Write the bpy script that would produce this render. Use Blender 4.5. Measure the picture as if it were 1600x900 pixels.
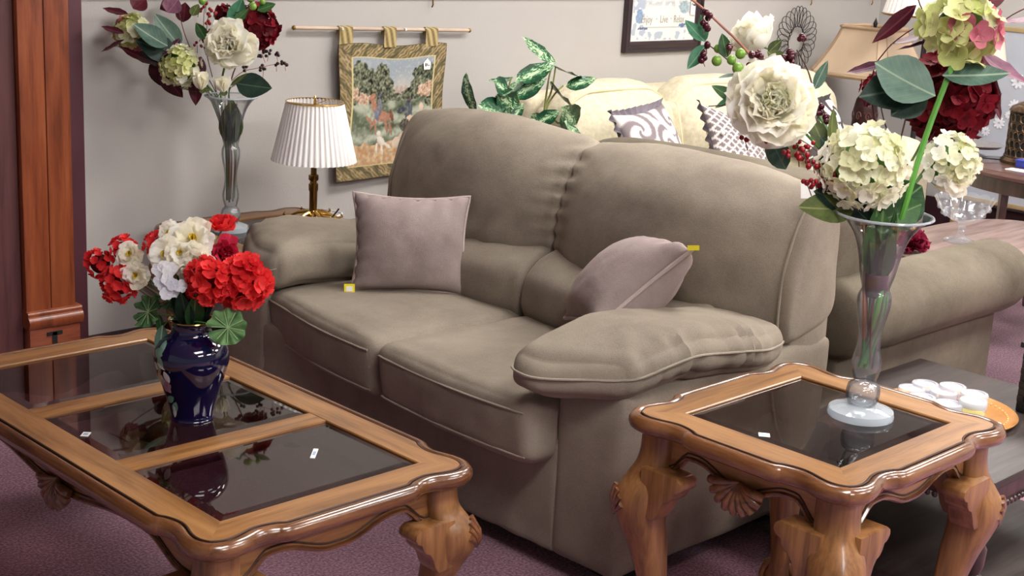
import bpy, bmesh, math, random
from mathutils import Vector, Matrix, noise
random.seed(7)
for o in list(bpy.data.objects): bpy.data.objects.remove(o)
S = bpy.context.scene
COL = S.collection
V = Vector
# ------------------------------------------------------------------ camera
FPX = 2230.9; CH = 1.5
RT = V((0.71227, -0.69985, 0.05364)); DN = V((-0.13944, -0.21599, -0.96639)); FW = V((0.68791, 0.68085, -0.25143))
UPV = -DN
CAM = V((0, 0, CH))
cd = bpy.data.cameras.new('camera'); cam = bpy.data.objects.new('camera', cd); COL.objects.link(cam)
cd.sensor_width = 36; cd.lens = FPX / 1600 * 36; cd.clip_start = 0.05; cd.clip_end = 60
m = Matrix.Identity(4)
for i in range(3):
    m[i][0] = RT[i]; m[i][1] = UPV[i]; m[i][2] = -FW[i]; m[i][3] = CAM[i]
cam.matrix_world = m
S.camera = cam
# ------------------------------------------------------------------ world and exposure
S.view_settings.view_transform = 'Standard'; S.view_settings.look = 'None'
S.view_settings.gamma = 1; S.view_settings.use_curve_mapping = False
S.view_settings.exposure = 0.0
W = bpy.data.worlds.new('world'); S.world = W; W.use_nodes = True
W.node_tree.nodes['Background'].inputs[0].default_value = (0.93, 0.95, 1.0, 1)
W.node_tree.nodes['Background'].inputs[1].default_value = 0.24
LAMP_POWER = 26.5

def ray(x, y): return RT * ((x - 800) / FPX) + DN * ((y - 450) / FPX) + FW
def atT(x, y, t): return CAM + ray(x, y) * t
def atZ(x, y, z): d = ray(x, y); return CAM + d * ((z - CH) / d.z)
def atY(x, y, v): d = ray(x, y); return CAM + d * (v / d.y)
def atX(x, y, v): d = ray(x, y); return CAM + d * (v / d.x)
def depth(p): return (V(p) - CAM).dot(FW)
# ------------------------------------------------------------------ objects
ORG = {}
def props(o, label=None, cat=None, group=None, kind=None):
    if label: o['label'] = label
    if cat: o['category'] = cat
    if group: o['group'] = group
    if kind: o['kind'] = kind
    return o
def thing(name, label, cat, loc, group=None):
    o = bpy.data.objects.new(name, None); COL.objects.link(o); o.location = loc; o.empty_display_size = .05
    ORG[o] = V(loc); return props(o, label, cat, group)
def inst(name, me, parent, M):
    o = bpy.data.objects.new(name, me); COL.objects.link(o); o.parent = parent
    o.matrix_basis = Matrix.Translation(-ORG[parent]) @ M
    return o
class MB:
    def __init__(s): s.v = []; s.f = []; s.c = None
    def add(s, vs, fs):
        n = len(s.v); s.v += [V(p) for p in vs]; s.f += [tuple(i + n for i in f) for f in fs]; return s
    def box(s, x0, x1, y0, y1, z0, z1):
        return s.add([(x, y, z) for x in (x0, x1) for y in (y0, y1) for z in (z0, z1)],
                     [(0,1,3,2),(4,6,7,5),(0,4,5,1),(2,3,7,6),(0,2,6,4),(1,5,7,3)])
    def loft(s, rings, closed=True, cap=True, cap0=None, cap1=None):
        n = len(rings[0]); vs = [p for r in rings for p in r]; fs = []
        for i in range(len(rings) - 1):
            for j in range(n if closed else n - 1):
                k = (j + 1) % n
                fs.append((i*n+j, i*n+k, (i+1)*n+k, (i+1)*n+j))
        if closed and (cap if cap0 is None else cap0): fs.append(tuple(range(n))[::-1])
        if closed and (cap if cap1 is None else cap1): fs.append(tuple((len(rings)-1)*n + j for j in range(n)))
        return s.add(vs, fs)
    def lathe(s, prof, c, n=32, axis=(0,0,1), cap=False, rfn=None):
        ax = V(axis).normalized(); a = ax.orthogonal().normalized() if abs(ax.z) < .99 else V((1,0,0)); b = ax.cross(a)
        c = V(c); rings = []
        for r, z in prof:
            rings.append([c + ax*z + (a*math.cos(2*math.pi*i/n) + b*math.sin(2*math.pi*i/n)) * (rfn(r, z, i) if rfn else r) for i in range(n)])
        return s.loft(rings, True, cap)
    def tube(s, path, r, n=8, cap=True):
        path = [V(p) for p in path]; rings = []; up = None
        for i, p in enumerate(path):
            t = (path[min(i+1, len(path)-1)] - path[max(i-1, 0)]).normalized()
            if up is None: up = t.orthogonal().normalized()
            up = (up - t * up.dot(t)).normalized(); w = t.cross(up)
            rr = r(i / (len(path) - 1)) if callable(r) else r
            rings.append([p + (up*math.cos(2*math.pi*k/n) + w*math.sin(2*math.pi*k/n)) * rr for k in range(n)])
        return s.loft(rings, True, cap)
    def ball(s, c, r, n=10, m=7, sc=(1,1,1)):
        c = V(c); rings = []
        for i in range(m + 1):
            a = math.pi * (.02 + .96 * i / m)
            rings.append([c + V((r*sc[0]*math.sin(a)*math.cos(2*math.pi*j/n), r*sc[1]*math.sin(a)*math.sin(2*math.pi*j/n), -r*sc[2]*math.cos(a))) for j in range(n)])
        return s.loft(rings)
    def prism(s, poly, fn, t0, t1):   # fn(a, b, t) -> point
        n = len(poly)
        return s.add([fn(a, b, t) for t in (t0, t1) for a, b in poly],
                     [tuple(range(n))[::-1], tuple(range(n, 2*n))] + [(i, (i+1) % n, n+(i+1) % n, n+i) for i in range(n)])
    def grid(s, fn, nu, nv):
        return s.add([fn(i / nu, j / nv) for i in range(nu + 1) for j in range(nv + 1)],
                     [(i*(nv+1)+j, (i+1)*(nv+1)+j, (i+1)*(nv+1)+j+1, i*(nv+1)+j+1) for i in range(nu) for j in range(nv)])
    def mesh(s, name, off=V((0,0,0)), smooth=40, bevel=0, merge=0, disp=None, crease=None):
        me = bpy.data.meshes.new(name)
        me.from_pydata([p - off for p in s.v], [], s.f); me.update()
        bm = bmesh.new(); bm.from_mesh(me)
        if merge: bmesh.ops.remove_doubles(bm, verts=bm.verts, dist=merge)
        bmesh.ops.recalc_face_normals(bm, faces=bm.faces)
        if bevel: bmesh.ops.bevel(bm, geom=bm.edges[:], offset=bevel, segments=2, affect='EDGES', profile=.6, clamp_overlap=True)
        if disp or crease:
            bm.normal_update(); mv = []
            for v in bm.verts:
                w = v.co + off; d = 0
                for a, fq in (disp or []): d += a * noise.fractal(w * fq, 1.0, 2.0, 3)
                if crease: d += crease(w)
                mv.append(v.co + v.normal * d)
            for v, q in zip(bm.verts, mv): v.co = q
        bm.to_mesh(me); bm.free()
        if smooth:
            me.polygons.foreach_set('use_smooth', [True] * len(me.polygons))
            me.set_sharp_from_angle(angle=math.radians(smooth))
        if s.c and not merge and not bevel:
            ca = me.color_attributes.new('Col', 'FLOAT_COLOR', 'POINT')
            for i, c in enumerate(s.c): ca.data[i].color = (*c, 1)
        return me
    def build(s, name, mat, parent=None, loc=None, **k):
        off = ORG[parent] if parent else V(loc or (0,0,0))
        me = s.mesh(name, off, **k)
        if mat: me.materials.append(mat)
        o = bpy.data.objects.new(name, me); COL.objects.link(o)
        if parent: o.parent = parent
        else: o.location = off
        ORG[o] = off
        return o
def struct(name, mb, mat, **k): return props(mb.build(name, mat, **k), kind='structure')
def spline(pts, n):
    pts = [V(p) for p in pts]; out = []
    for i in range(len(pts) - 1):
        p0 = pts[max(i-1, 0)]; p1 = pts[i]; p2 = pts[i+1]; p3 = pts[min(i+2, len(pts)-1)]
        for k in range(n):
            t = k / n
            out.append(.5*((2*p1) + (p2-p0)*t + (2*p0-5*p1+4*p2-p3)*t*t + (3*p1-p0-3*p2+p3)*t**3))
    out.append(pts[-1]); return out
def smoothstep(a, b, x):
    t = max(0, min(1, (x - a) / (b - a))); return t*t*(3-2*t)
def softbox(c, h, r, n=(20,20,12), puff=(0,0,0), fn=None):
    """rounded, padded box; fn bends a point"""
    mb = MB(); c = V(c)
    def m(q):
        p = [q[i]*h[i] for i in range(3)]; k = [max(-(h[i]-r), min(h[i]-r, p[i])) for i in range(3)]
        d = V([p[i]-k[i] for i in range(3)])
        if d.length > 1e-9: d = d.normalized() * r
        p = V(k) + d
        for i in range(3):
            if abs(q[i]) > .9999:
                j, l = (i+1) % 3, (i+2) % 3
                p[i] += math.copysign(puff[i], q[i]) * (1-abs(q[j])**2.5) * (1-abs(q[l])**2.5)
        return p
    sp = lambda i, k: math.sin(math.pi/2 * (2*i/k-1)) * .6 + (2*i/k-1) * .4
    for ax in range(3):
        j, l = (ax+1) % 3, (ax+2) % 3
        for sg in (-1, 1):
            def g(a, b):
                q = [0,0,0]; q[ax] = sg; q[j] = sp(round(a*n[j]), n[j]); q[l] = sp(round(b*n[l]), n[l])
                p = c + m(q)
                return fn(p, q) if fn else p
            mb.grid(g, n[j], n[l])
    mb.map = lambda q: (fn(c + m(q), q) if fn else c + m(q))
    return mb
def sweepY(prof, y0, y1, n, rnd=.03):
    """prof(t) gives an (x, z) outline, t from -1 to 1 along Y; ends rounded"""
    mb = MB(); rings = []; yc, hy = (y0+y1)/2, (y1-y0)/2
    def ring(t, sc, y):
        pr = prof(t); cx = sum(p[0] for p in pr)/len(pr); cz = sum(p[1] for p in pr)/len(pr)
        out = []
        for x, z in pr:
            d = V((x-cx, z-cz)); l = d.length; k = max(0, l - sc) / l if l > 0 else 0
            out.append(V((cx + d.x*k, y, cz + d.y*k)))
        return out
    E_ = [(.9,0),(.6,.02),(.3,.12),(.12,.3),(.03,.6),(0,1)]
    for i in range(6):
        a = math.pi/2*i/6
        rings.append(ring(-1, rnd*(1-math.sin(a)), y0 + rnd*(1-math.cos(a))))
    for i in range(n+1):
        t = -1 + 2*i/n; y = yc + (hy - rnd)*t
        rings.append(ring(t, 0, y))
    for i in range(6):
        a = math.pi/2*(i+1)/6
        rings.append(ring(1, rnd*(1-math.cos(a)), y1 - rnd*(1-math.sin(a))))
    for side in (0, -1):
        r0 = rings[side]; cc = sum(r0, V((0,0,0)))/len(r0); sgn = -1 if side == 0 else 1
        ex = [[cc + (p-cc)*k + V((0, sgn*.012*(1-k*k), 0)) for p in r0] for k in (.85,.65,.4,.15)]
        if side == 0: rings = ex[::-1] + rings
        else: rings = rings + ex
    mb.loft(rings)
    return mb
def dense(pr, n):
    """closed outline through control points"""
    pts = [V((a, b, 0)) for a, b in pr]; k = len(pts); out = []
    for i in range(k):
        p0, p1, p2, p3 = pts[i-1], pts[i], pts[(i+1) % k], pts[(i+2) % k]
        for q in range(n):
            t = q/n; r = .5*((2*p1)+(p2-p0)*t+(2*p0-5*p1+4*p2-p3)*t*t+(3*p1-p0-3*p2+p3)*t**3); out.append((r.x, r.y))
    return out
# ------------------------------------------------------------------ materials
def srgb(r, g, b): return tuple(((c/255)/12.92 if c/255 <= .04045 else ((c/255+.055)/1.055)**2.4) for c in (r, g, b))
def nodes(name):
    m = bpy.data.materials.new(name); m.use_nodes = True; nt = m.node_tree
    return m, nt, nt.nodes['Principled BSDF']
def N(nt, t, **k):
    n = nt.nodes.new(t)
    for a, b in k.items():
        if a.startswith('i_'): n.inputs[int(a[2:])].default_value = b
        else: setattr(n, a, b)
    return n
def ramp(nt, src, stops, interp='LINEAR'):
    r = N(nt, 'ShaderNodeValToRGB'); r.color_ramp.interpolation = interp
    e = r.color_ramp.elements
    while len(e) < len(stops): e.new(.5)
    for k, (p, c) in zip(e, stops): k.position = p; k.color = (*c, 1)
    nt.links.new(src, r.inputs[0]); return r.outputs[0]
def mat(name, col, rough=.5, var=.06, scale=8, bump=0, bscale=200, metal=0, spec=.5, sheen=0, coat=0, trans=0):
    m, nt, b = nodes(name)
    tc = N(nt, 'ShaderNodeTexCoord')
    if var:
        nz = N(nt, 'ShaderNodeTexNoise'); nz.inputs['Scale'].default_value = scale; nz.inputs['Detail'].default_value = 6
        nt.links.new(tc.outputs['Object'], nz.inputs['Vector'])
        lo = tuple(max(0, c*(1-var*2)) for c in col); hi = tuple(min(1, c*(1+var*2)) for c in col)
        nt.links.new(ramp(nt, nz.outputs[0], [(.3, lo), (.7, hi)]), b.inputs['Base Color'])
    else: b.inputs['Base Color'].default_value = (*col, 1)
    b.inputs['Roughness'].default_value = rough; b.inputs['Metallic'].default_value = metal
    b.inputs['Specular IOR Level'].default_value = spec
    if sheen: b.inputs['Sheen Weight'].default_value = sheen; b.inputs['Sheen Roughness'].default_value = .4
    if coat: b.inputs['Coat Weight'].default_value = coat; b.inputs['Coat Roughness'].default_value = .08
    if bump:
        n2 = N(nt, 'ShaderNodeTexNoise'); n2.inputs['Scale'].default_value = bscale; n2.inputs['Detail'].default_value = 3
        nt.links.new(tc.outputs['Object'], n2.inputs['Vector'])
        bp = N(nt, 'ShaderNodeBump'); bp.inputs['Strength'].default_value = bump; bp.inputs['Distance'].default_value = .004
        nt.links.new(n2.outputs[0], bp.inputs['Height']); nt.links.new(bp.outputs[0], b.inputs['Normal'])
    return m
def wood(name, dark, mid, light, axis=0, rough=.35, coat=.3, sc=1.0):
    m, nt, b = nodes(name); tc = N(nt, 'ShaderNodeTexCoord'); mp = N(nt, 'ShaderNodeMapping')
    s = [26*sc]*3; s[axis] = 2.2*sc; mp.inputs['Scale'].default_value = s
    nt.links.new(tc.outputs['Object'], mp.inputs[0])
    n1 = N(nt, 'ShaderNodeTexNoise'); n1.inputs['Scale'].default_value = 1.3; n1.inputs['Detail'].default_value = 8; n1.inputs['Distortion'].default_value = .6
    nt.links.new(mp.outputs[0], n1.inputs['Vector'])
    n3 = N(nt, 'ShaderNodeTexNoise'); n3.inputs['Scale'].default_value = 7; n3.inputs['Detail'].default_value = 3
    nt.links.new(mp.outputs[0], n3.inputs['Vector'])
    mx = N(nt, 'ShaderNodeMath', operation='MULTIPLY_ADD'); mx.inputs[1].default_value = .35
    nt.links.new(n3.outputs[0], mx.inputs[0]); nt.links.new(n1.outputs[0], mx.inputs[2])
    nt.links.new(ramp(nt, mx.outputs[0], [(.42, dark), (.66, mid), (.9, light)]), b.inputs['Base Color'])
    b.inputs['Roughness'].default_value = rough; b.inputs['Coat Weight'].default_value = coat; b.inputs['Coat Roughness'].default_value = .15
    bp = N(nt, 'ShaderNodeBump'); bp.inputs['Strength'].default_value = .12; bp.inputs['Distance'].default_value = .002
    nt.links.new(n3.outputs[0], bp.inputs['Height']); nt.links.new(bp.outputs[0], b.inputs['Normal'])
    return m
def fabric(name, c1, c2, sheen=.5, weave=420, bump=.25, big=3.0):
    m, nt, b = nodes(name); tc = N(nt, 'ShaderNodeTexCoord')
    n1 = N(nt, 'ShaderNodeTexNoise'); n1.inputs['Scale'].default_value = big; n1.inputs['Detail'].default_value = 7
    n1.inputs['Roughness'].default_value = .65
    nt.links.new(tc.outputs['Object'], n1.inputs['Vector'])
    n2 = N(nt, 'ShaderNodeTexNoise'); n2.inputs['Scale'].default_value = weave; n2.inputs['Detail'].default_value = 2
    nt.links.new(tc.outputs['Object'], n2.inputs['Vector'])
    mx = N(nt, 'ShaderNodeMath', operation='MULTIPLY_ADD'); mx.inputs[1].default_value = .45
    nt.links.new(n2.outputs[0], mx.inputs[0]); nt.links.new(n1.outputs[0], mx.inputs[2])
    nt.links.new(ramp(nt, mx.outputs[0], [(.5, c1), (.95, c2)]), b.inputs['Base Color'])
    b.inputs['Roughness'].default_value = .9; b.inputs['Specular IOR Level'].default_value = .15
    b.inputs['Sheen Weight'].default_value = sheen; b.inputs['Sheen Roughness'].default_value = .35
    b.inputs['Sheen Tint'].default_value = (*c2, 1)
    bp = N(nt, 'ShaderNodeBump'); bp.inputs['Strength'].default_value = bump; bp.inputs['Distance'].default_value = .002
    nt.links.new(n2.outputs[0], bp.inputs['Height'])
    n4 = N(nt, 'ShaderNodeTexNoise'); n4.inputs['Scale'].default_value = 14; n4.inputs['Detail'].default_value = 4
    nt.links.new(tc.outputs['Object'], n4.inputs['Vector'])
    b2 = N(nt, 'ShaderNodeBump'); b2.inputs['Strength'].default_value = .25; b2.inputs['Distance'].default_value = .01
    nt.links.new(n4.outputs[0], b2.inputs['Height']); nt.links.new(bp.outputs[0], b2.inputs['Normal'])
    nt.links.new(b2.outputs[0], b.inputs['Normal'])
    return m
def clear_glass(name, tint=(.94,.96,.97), ior=1.5, gloss=1.0, haze=0, hcol=(.8,.85,.9)):
    m = bpy.data.materials.new(name); m.use_nodes = True; nt = m.node_tree; nt.nodes.clear()
    o = N(nt, 'ShaderNodeOutputMaterial'); t = N(nt, 'ShaderNodeBsdfTransparent'); g = N(nt, 'ShaderNodeBsdfGlossy')
    t.inputs[0].default_value = (*tint, 1); g.inputs['Roughness'].default_value = .02
    g.inputs[0].default_value = (gloss, gloss, gloss, 1)
    fr = N(nt, 'ShaderNodeFresnel'); ge = N(nt, 'ShaderNodeNewGeometry')
    e1 = N(nt, 'ShaderNodeMath', operation='MULTIPLY_ADD'); e1.inputs[1].default_value = -2; e1.inputs[2].default_value = 1
    e2 = N(nt, 'ShaderNodeMath', operation='POWER'); e2.inputs[0].default_value = ior      # same reflectance from both sides of the pane
    nt.links.new(ge.outputs['Backfacing'], e1.inputs[0]); nt.links.new(e1.outputs[0], e2.inputs[1]); nt.links.new(e2.outputs[0], fr.inputs[0])
    mx = N(nt, 'ShaderNodeMixShader'); nt.links.new(fr.outputs[0], mx.inputs[0])
    base = t.outputs[0]
    if haze:
        d = N(nt, 'ShaderNodeBsdfDiffuse'); d.inputs[0].default_value = (*hcol, 1)
        mh = N(nt, 'ShaderNodeMixShader'); mh.inputs[0].default_value = haze
        nt.links.new(t.outputs[0], mh.inputs[1]); nt.links.new(d.outputs[0], mh.inputs[2]); base = mh.outputs[0]
    nt.links.new(base, mx.inputs[1]); nt.links.new(g.outputs[0], mx.inputs[2]); nt.links.new(mx.outputs[0], o.inputs[0])
    return m
def vase_glass(name, body=.95, edge=.30, ior=1.5, haze=.04):
    m = bpy.data.materials.new(name); m.use_nodes = True; nt = m.node_tree; nt.nodes.clear()
    o = N(nt, 'ShaderNodeOutputMaterial'); t = N(nt, 'ShaderNodeBsdfTransparent'); g = N(nt, 'ShaderNodeBsdfGlossy'); g.inputs['Roughness'].default_value = .015
    lw = N(nt, 'ShaderNodeLayerWeight'); lw.inputs[0].default_value = .35        # the wall is thicker where seen edge-on
    nt.links.new(ramp(nt, lw.outputs['Facing'], [(.30, (body,body*1.005,body*1.01)), (.72, (edge,edge*1.03,edge*1.05))]), t.inputs[0])
    d = N(nt, 'ShaderNodeBsdfDiffuse'); d.inputs[0].default_value = (.8,.85,.9,1); mh = N(nt, 'ShaderNodeMixShader'); mh.inputs[0].default_value = haze
    nt.links.new(t.outputs[0], mh.inputs[1]); nt.links.new(d.outputs[0], mh.inputs[2])
    fr = N(nt, 'ShaderNodeFresnel'); ge = N(nt, 'ShaderNodeNewGeometry')
    e1 = N(nt, 'ShaderNodeMath', operation='MULTIPLY_ADD'); e1.inputs[1].default_value = -2; e1.inputs[2].default_value = 1
    e2 = N(nt, 'ShaderNodeMath', operation='POWER'); e2.inputs[0].default_value = ior
    nt.links.new(ge.outputs['Backfacing'], e1.inputs[0]); nt.links.new(e1.outputs[0], e2.inputs[1]); nt.links.new(e2.outputs[0], fr.inputs[0])
    mx = N(nt, 'ShaderNodeMixShader'); nt.links.new(fr.outputs[0], mx.inputs[0]); nt.links.new(mh.outputs[0], mx.inputs[1]); nt.links.new(g.outputs[0], mx.inputs[2])
    nt.links.new(mx.outputs[0], o.inputs[0]); return m
def leafmat(name, c1, c2, rib, tr=.12):
    """leaf colour with a midrib and side veins in the leaf's own coordinates"""
    m = petalmat(name, c1, c2, tr, 3); nt = m.node_tree; b = nt.nodes['Principled BSDF']; src = b.inputs['Base Color'].links[0].from_socket
    tc = N(nt, 'ShaderNodeTexCoord'); sx = N(nt, 'ShaderNodeSeparateXYZ'); nt.links.new(tc.outputs['Object'], sx.inputs[0])
    ab = N(nt, 'ShaderNodeMath', operation='ABSOLUTE'); nt.links.new(sx.outputs[0], ab.inputs[0])
    k = N(nt, 'ShaderNodeMath', operation='MULTIPLY_ADD'); k.inputs[1].default_value = -60; nt.links.new(ab.outputs[0], k.inputs[0])
    y = N(nt, 'ShaderNodeMath', operation='MULTIPLY'); y.inputs[1].default_value = 55; nt.links.new(sx.outputs[1], y.inputs[0]); nt.links.new(y.outputs[0], k.inputs[2])
    sn = N(nt, 'ShaderNodeMath', operation='SINE'); nt.links.new(k.outputs[0], sn.inputs[0])
    v1 = ramp(nt, sn.outputs[0], [(.90, (0,0,0)), (1.0, (.14,.14,.14))]); v2 = ramp(nt, ab.outputs[0], [(.006, (.8,.8,.8)), (.022, (0,0,0))])
    mxv = N(nt, 'ShaderNodeMath', operation='MAXIMUM'); nt.links.new(v1, mxv.inputs[0]); nt.links.new(v2, mxv.inputs[1])
    mc = N(nt, 'ShaderNodeMixRGB'); nt.links.new(mxv.outputs[0], mc.inputs[0]); nt.links.new(src, mc.inputs[1]); mc.inputs[2].default_value = (*rib, 1)
    nt.links.new(mc.outputs[0], b.inputs['Base Color']); b.inputs['Roughness'].default_value = .45; return m
def painted(name, rough=.85, bump=.3, bscale=500, spec=.2):
    m, nt, b = nodes(name); a = N(nt, 'ShaderNodeAttribute', attribute_name='Col')
    nt.links.new(a.outputs['Color'], b.inputs['Base Color']); b.inputs['Roughness'].default_value = rough
    b.inputs['Specular IOR Level'].default_value = spec
    if bump:
        tc = N(nt, 'ShaderNodeTexCoord'); n2 = N(nt, 'ShaderNodeTexNoise'); n2.inputs['Scale'].default_value = bscale
        nt.links.new(tc.outputs['Object'], n2.inputs['Vector'])
        bp = N(nt, 'ShaderNodeBump'); bp.inputs['Strength'].default_value = bump; bp.inputs['Distance'].default_value = .003
        nt.links.new(n2.outputs[0], bp.inputs['Height']); nt.links.new(bp.outputs[0], b.inputs['Normal'])
    return m
def petalmat(name, c1, c2, tr=.3, scale=25):
    m = bpy.data.materials.new(name); m.use_nodes = True; nt = m.node_tree; b = nt.nodes['Principled BSDF']
    tc = N(nt, 'ShaderNodeTexCoord'); oi = N(nt, 'ShaderNodeObjectInfo')
    nz = N(nt, 'ShaderNodeTexNoise'); nz.inputs['Scale'].default_value = scale; nz.inputs['Detail'].default_value = 4
    nt.links.new(tc.outputs['Object'], nz.inputs['Vector'])
    ad = N(nt, 'ShaderNodeMath', operation='MULTIPLY_ADD'); ad.inputs[1].default_value = .5
    nt.links.new(oi.outputs['Random'], ad.inputs[0]); nt.links.new(nz.outputs[0], ad.inputs[2])
    col = ramp(nt, ad.outputs[0], [(.45, c1), (1.0, c2)])
    nt.links.new(col, b.inputs['Base Color']); b.inputs['Roughness'].default_value = .65; b.inputs['Specular IOR Level'].default_value = .25
    t = N(nt, 'ShaderNodeBsdfTranslucent'); nt.links.new(col, t.inputs[0])
    mx = N(nt, 'ShaderNodeMixShader'); mx.inputs[0].default_value = tr
    nt.links.new(b.outputs[0], mx.inputs[1]); nt.links.new(t.outputs[0], mx.inputs[2])
    nt.links.new(mx.outputs[0], nt.nodes['Material Output'].inputs[0])
    return m
def emit(name, col, s):
    m, nt, b = nodes(name); b.inputs['Base Color'].default_value = (*col, 1)
    b.inputs['Emission Color'].default_value = (*col, 1); b.inputs['Emission Strength'].default_value = s; return m

OAKD, OAKM, OAKL = srgb(100,65,32), srgb(143,99,54), srgb(166,121,73)
M = {}
M['oakx'] = wood('oak_x', OAKD, OAKM, OAKL, 0); M['oaky'] = wood('oak_y', OAKD, OAKM, OAKL, 1)
M['oakz'] = wood('oak_z', srgb(82,51,27), srgb(126,85,48), srgb(152,108,66), 2)
M['oakedge'] = wood('oak_edge', srgb(70,40,22), srgb(108,68,38), srgb(134,90,54), 0, .22, .7)
M['oakedgey'] = wood('oak_edge_y', srgb(70,40,22), srgb(108,68,38), srgb(134,90,54), 1, .22, .7)
M['groove'] = mat('dark_groove', srgb(58,32,18), .6)
M['smoke'] = clear_glass('smoked_glass', (.40,.29,.28), 1.52)
M['glass'] = vase_glass('clear_glass')
M['glassfoot'] = clear_glass('pressed_glass', (.88,.92,.95), 1.5, 1, .30, (.80,.87,.92))
M['crystal'] = clear_glass('cut_crystal', (.90,.92,.94), 1.6, 1, .10, (.9,.92,.95))
M['taupe'] = fabric('taupe_microfibre', srgb(118,108,96), srgb(154,144,129), .3)
M['taupe2'] = fabric('olive_taupe_velour', srgb(80,73,62), srgb(122,113,98), .3)
M['welt'] = fabric('taupe_welt', srgb(134,124,111), srgb(168,158,143), .4)
M['mauvepillow'] = fabric('mauve_linen', srgb(132,117,114), srgb(166,151,147), .4, 600, .4, 5)
M['mauvepipe'] = fabric('mauve_piping', srgb(156,141,136), srgb(188,173,167), .3)
M['tagyellow'] = mat('yellow_tag', srgb(240,226,30), .5, .02)
M['paper'] = mat('white_paper', srgb(236,236,232), .6, .02)
M['ink'] = mat('dark_ink', srgb(60,60,66), .6, 0)
M['black'] = mat('black_matte', (.012,.011,.011), .7, 0)
M['wall'] = mat('greige_wall_paint', srgb(178,174,169), .85, .012, 3, .12, 160, spec=.2)
M['wall2'] = mat('far_wall_paint', srgb(182,179,175), .85, .02, 3, .12, 160, spec=.2)
M['plum'] = mat('plum_paint', srgb(84,46,54), .5, .04)
M['door'] = wood('dark_plum_door', srgb(70,38,40), srgb(88,50,50), srgb(98,58,56), 2, .5, .1)
M['casing'] = wood('cherry_casing', srgb(92,42,22), srgb(138,70,40), srgb(160,88,52), 2, .38, .3, .8)
M['brass'] = mat('polished_brass', srgb(206,170,96), .18, .05, metal=1)
M['brassdark'] = mat('antique_brass', srgb(148,116,62), .3, .1, metal=1)
M['shade'] = mat('pleated_white_shade', srgb(246,243,240), .8, .01)
M['cream'] = fabric('cream_damask', srgb(196,186,158), srgb(218,209,184), .2, 60, .3, 30)
M['creamw'] = fabric('cream_piping', srgb(212,196,152), srgb(236,224,186), .2)
M['green'] = leafmat('leaf_green', srgb(34,66,36), srgb(66,106,58), srgb(120,150,96))
M['dkgreen'] = leafmat('leaf_dark_green', srgb(22,40,32), srgb(44,70,56), srgb(80,104,84))
M['teal'] = leafmat('leaf_grey_green', srgb(56,84,72), srgb(98,124,108), srgb(150,168,142))
M['olive'] = leafmat('leaf_olive', srgb(54,66,34), srgb(100,112,62), srgb(140,148,96))
M['mint'] = leafmat('leaf_mint', srgb(44,98,72), srgb(84,148,108), srgb(130,180,140))
M['burg'] = leafmat('leaf_burgundy', srgb(46,12,22), srgb(88,26,38), srgb(120,60,70))
M['purple'] = leafmat('leaf_purple', srgb(70,34,52), srgb(126,84,102), srgb(160,120,134))
M['white'] = petalmat('petal_white', srgb(252,247,222), srgb(255,255,250), .5)
M['ivory'] = petalmat('petal_ivory', srgb(236,236,204), srgb(254,254,240), .45)
M['ivorygreen'] = petalmat('petal_ivory_green', srgb(214,214,162), srgb(248,248,226), .4)
M['limepink'] = petalmat('petal_lime', srgb(186,196,116), srgb(226,226,168), .25)
M['rose'] = petalmat('petal_rose', srgb(170,84,100), srgb(206,130,140), .25)
M['crimson'] = petalmat('petal_crimson', srgb(74,4,16), srgb(136,16,34), .2)
M['red'] = petalmat('petal_red', srgb(200,24,34), srgb(250,74,72), .35)
M['crimsonrose'] = petalmat('petal_raspberry', srgb(170,24,54), srgb(216,60,88), .25)
M['wine'] = petalmat('petal_wine', srgb(96,10,36), srgb(146,28,62), .2)
M['snow'] = petalmat('petal_snow', srgb(236,240,250), srgb(255,255,255), .45)
M['yellow'] = petalmat('petal_yellow', srgb(224,190,40), srgb(246,226,110), .2)
M['stem'] = mat('green_stem', srgb(74,120,52), .5, .1)
M['stembright'] = mat('bright_green_stem', srgb(84,146,56), .45, .08)
M['twig'] = mat('brown_twig', srgb(84,56,42), .7, .15)
M['twigpink'] = mat('pinkish_twig', srgb(166,110,92), .7, .12)
M['berrydk'] = mat('dark_purple_berry', srgb(70,14,30), .25, .1)
M['berryblk'] = mat('black_berry', srgb(48,20,26), .3, .1)
M['berryred'] = mat('red_berry', srgb(140,16,26), .2, .1)
M['apple'] = mat('green_crabapple', srgb(116,158,60), .3, .12, 30)
M['paint'] = painted('woven_print'); M['paintsmooth'] = painted('printed_paper', .6, 0); M['paintglaze'] = painted('painted_glaze', .15, 0, spec=.6)
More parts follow.
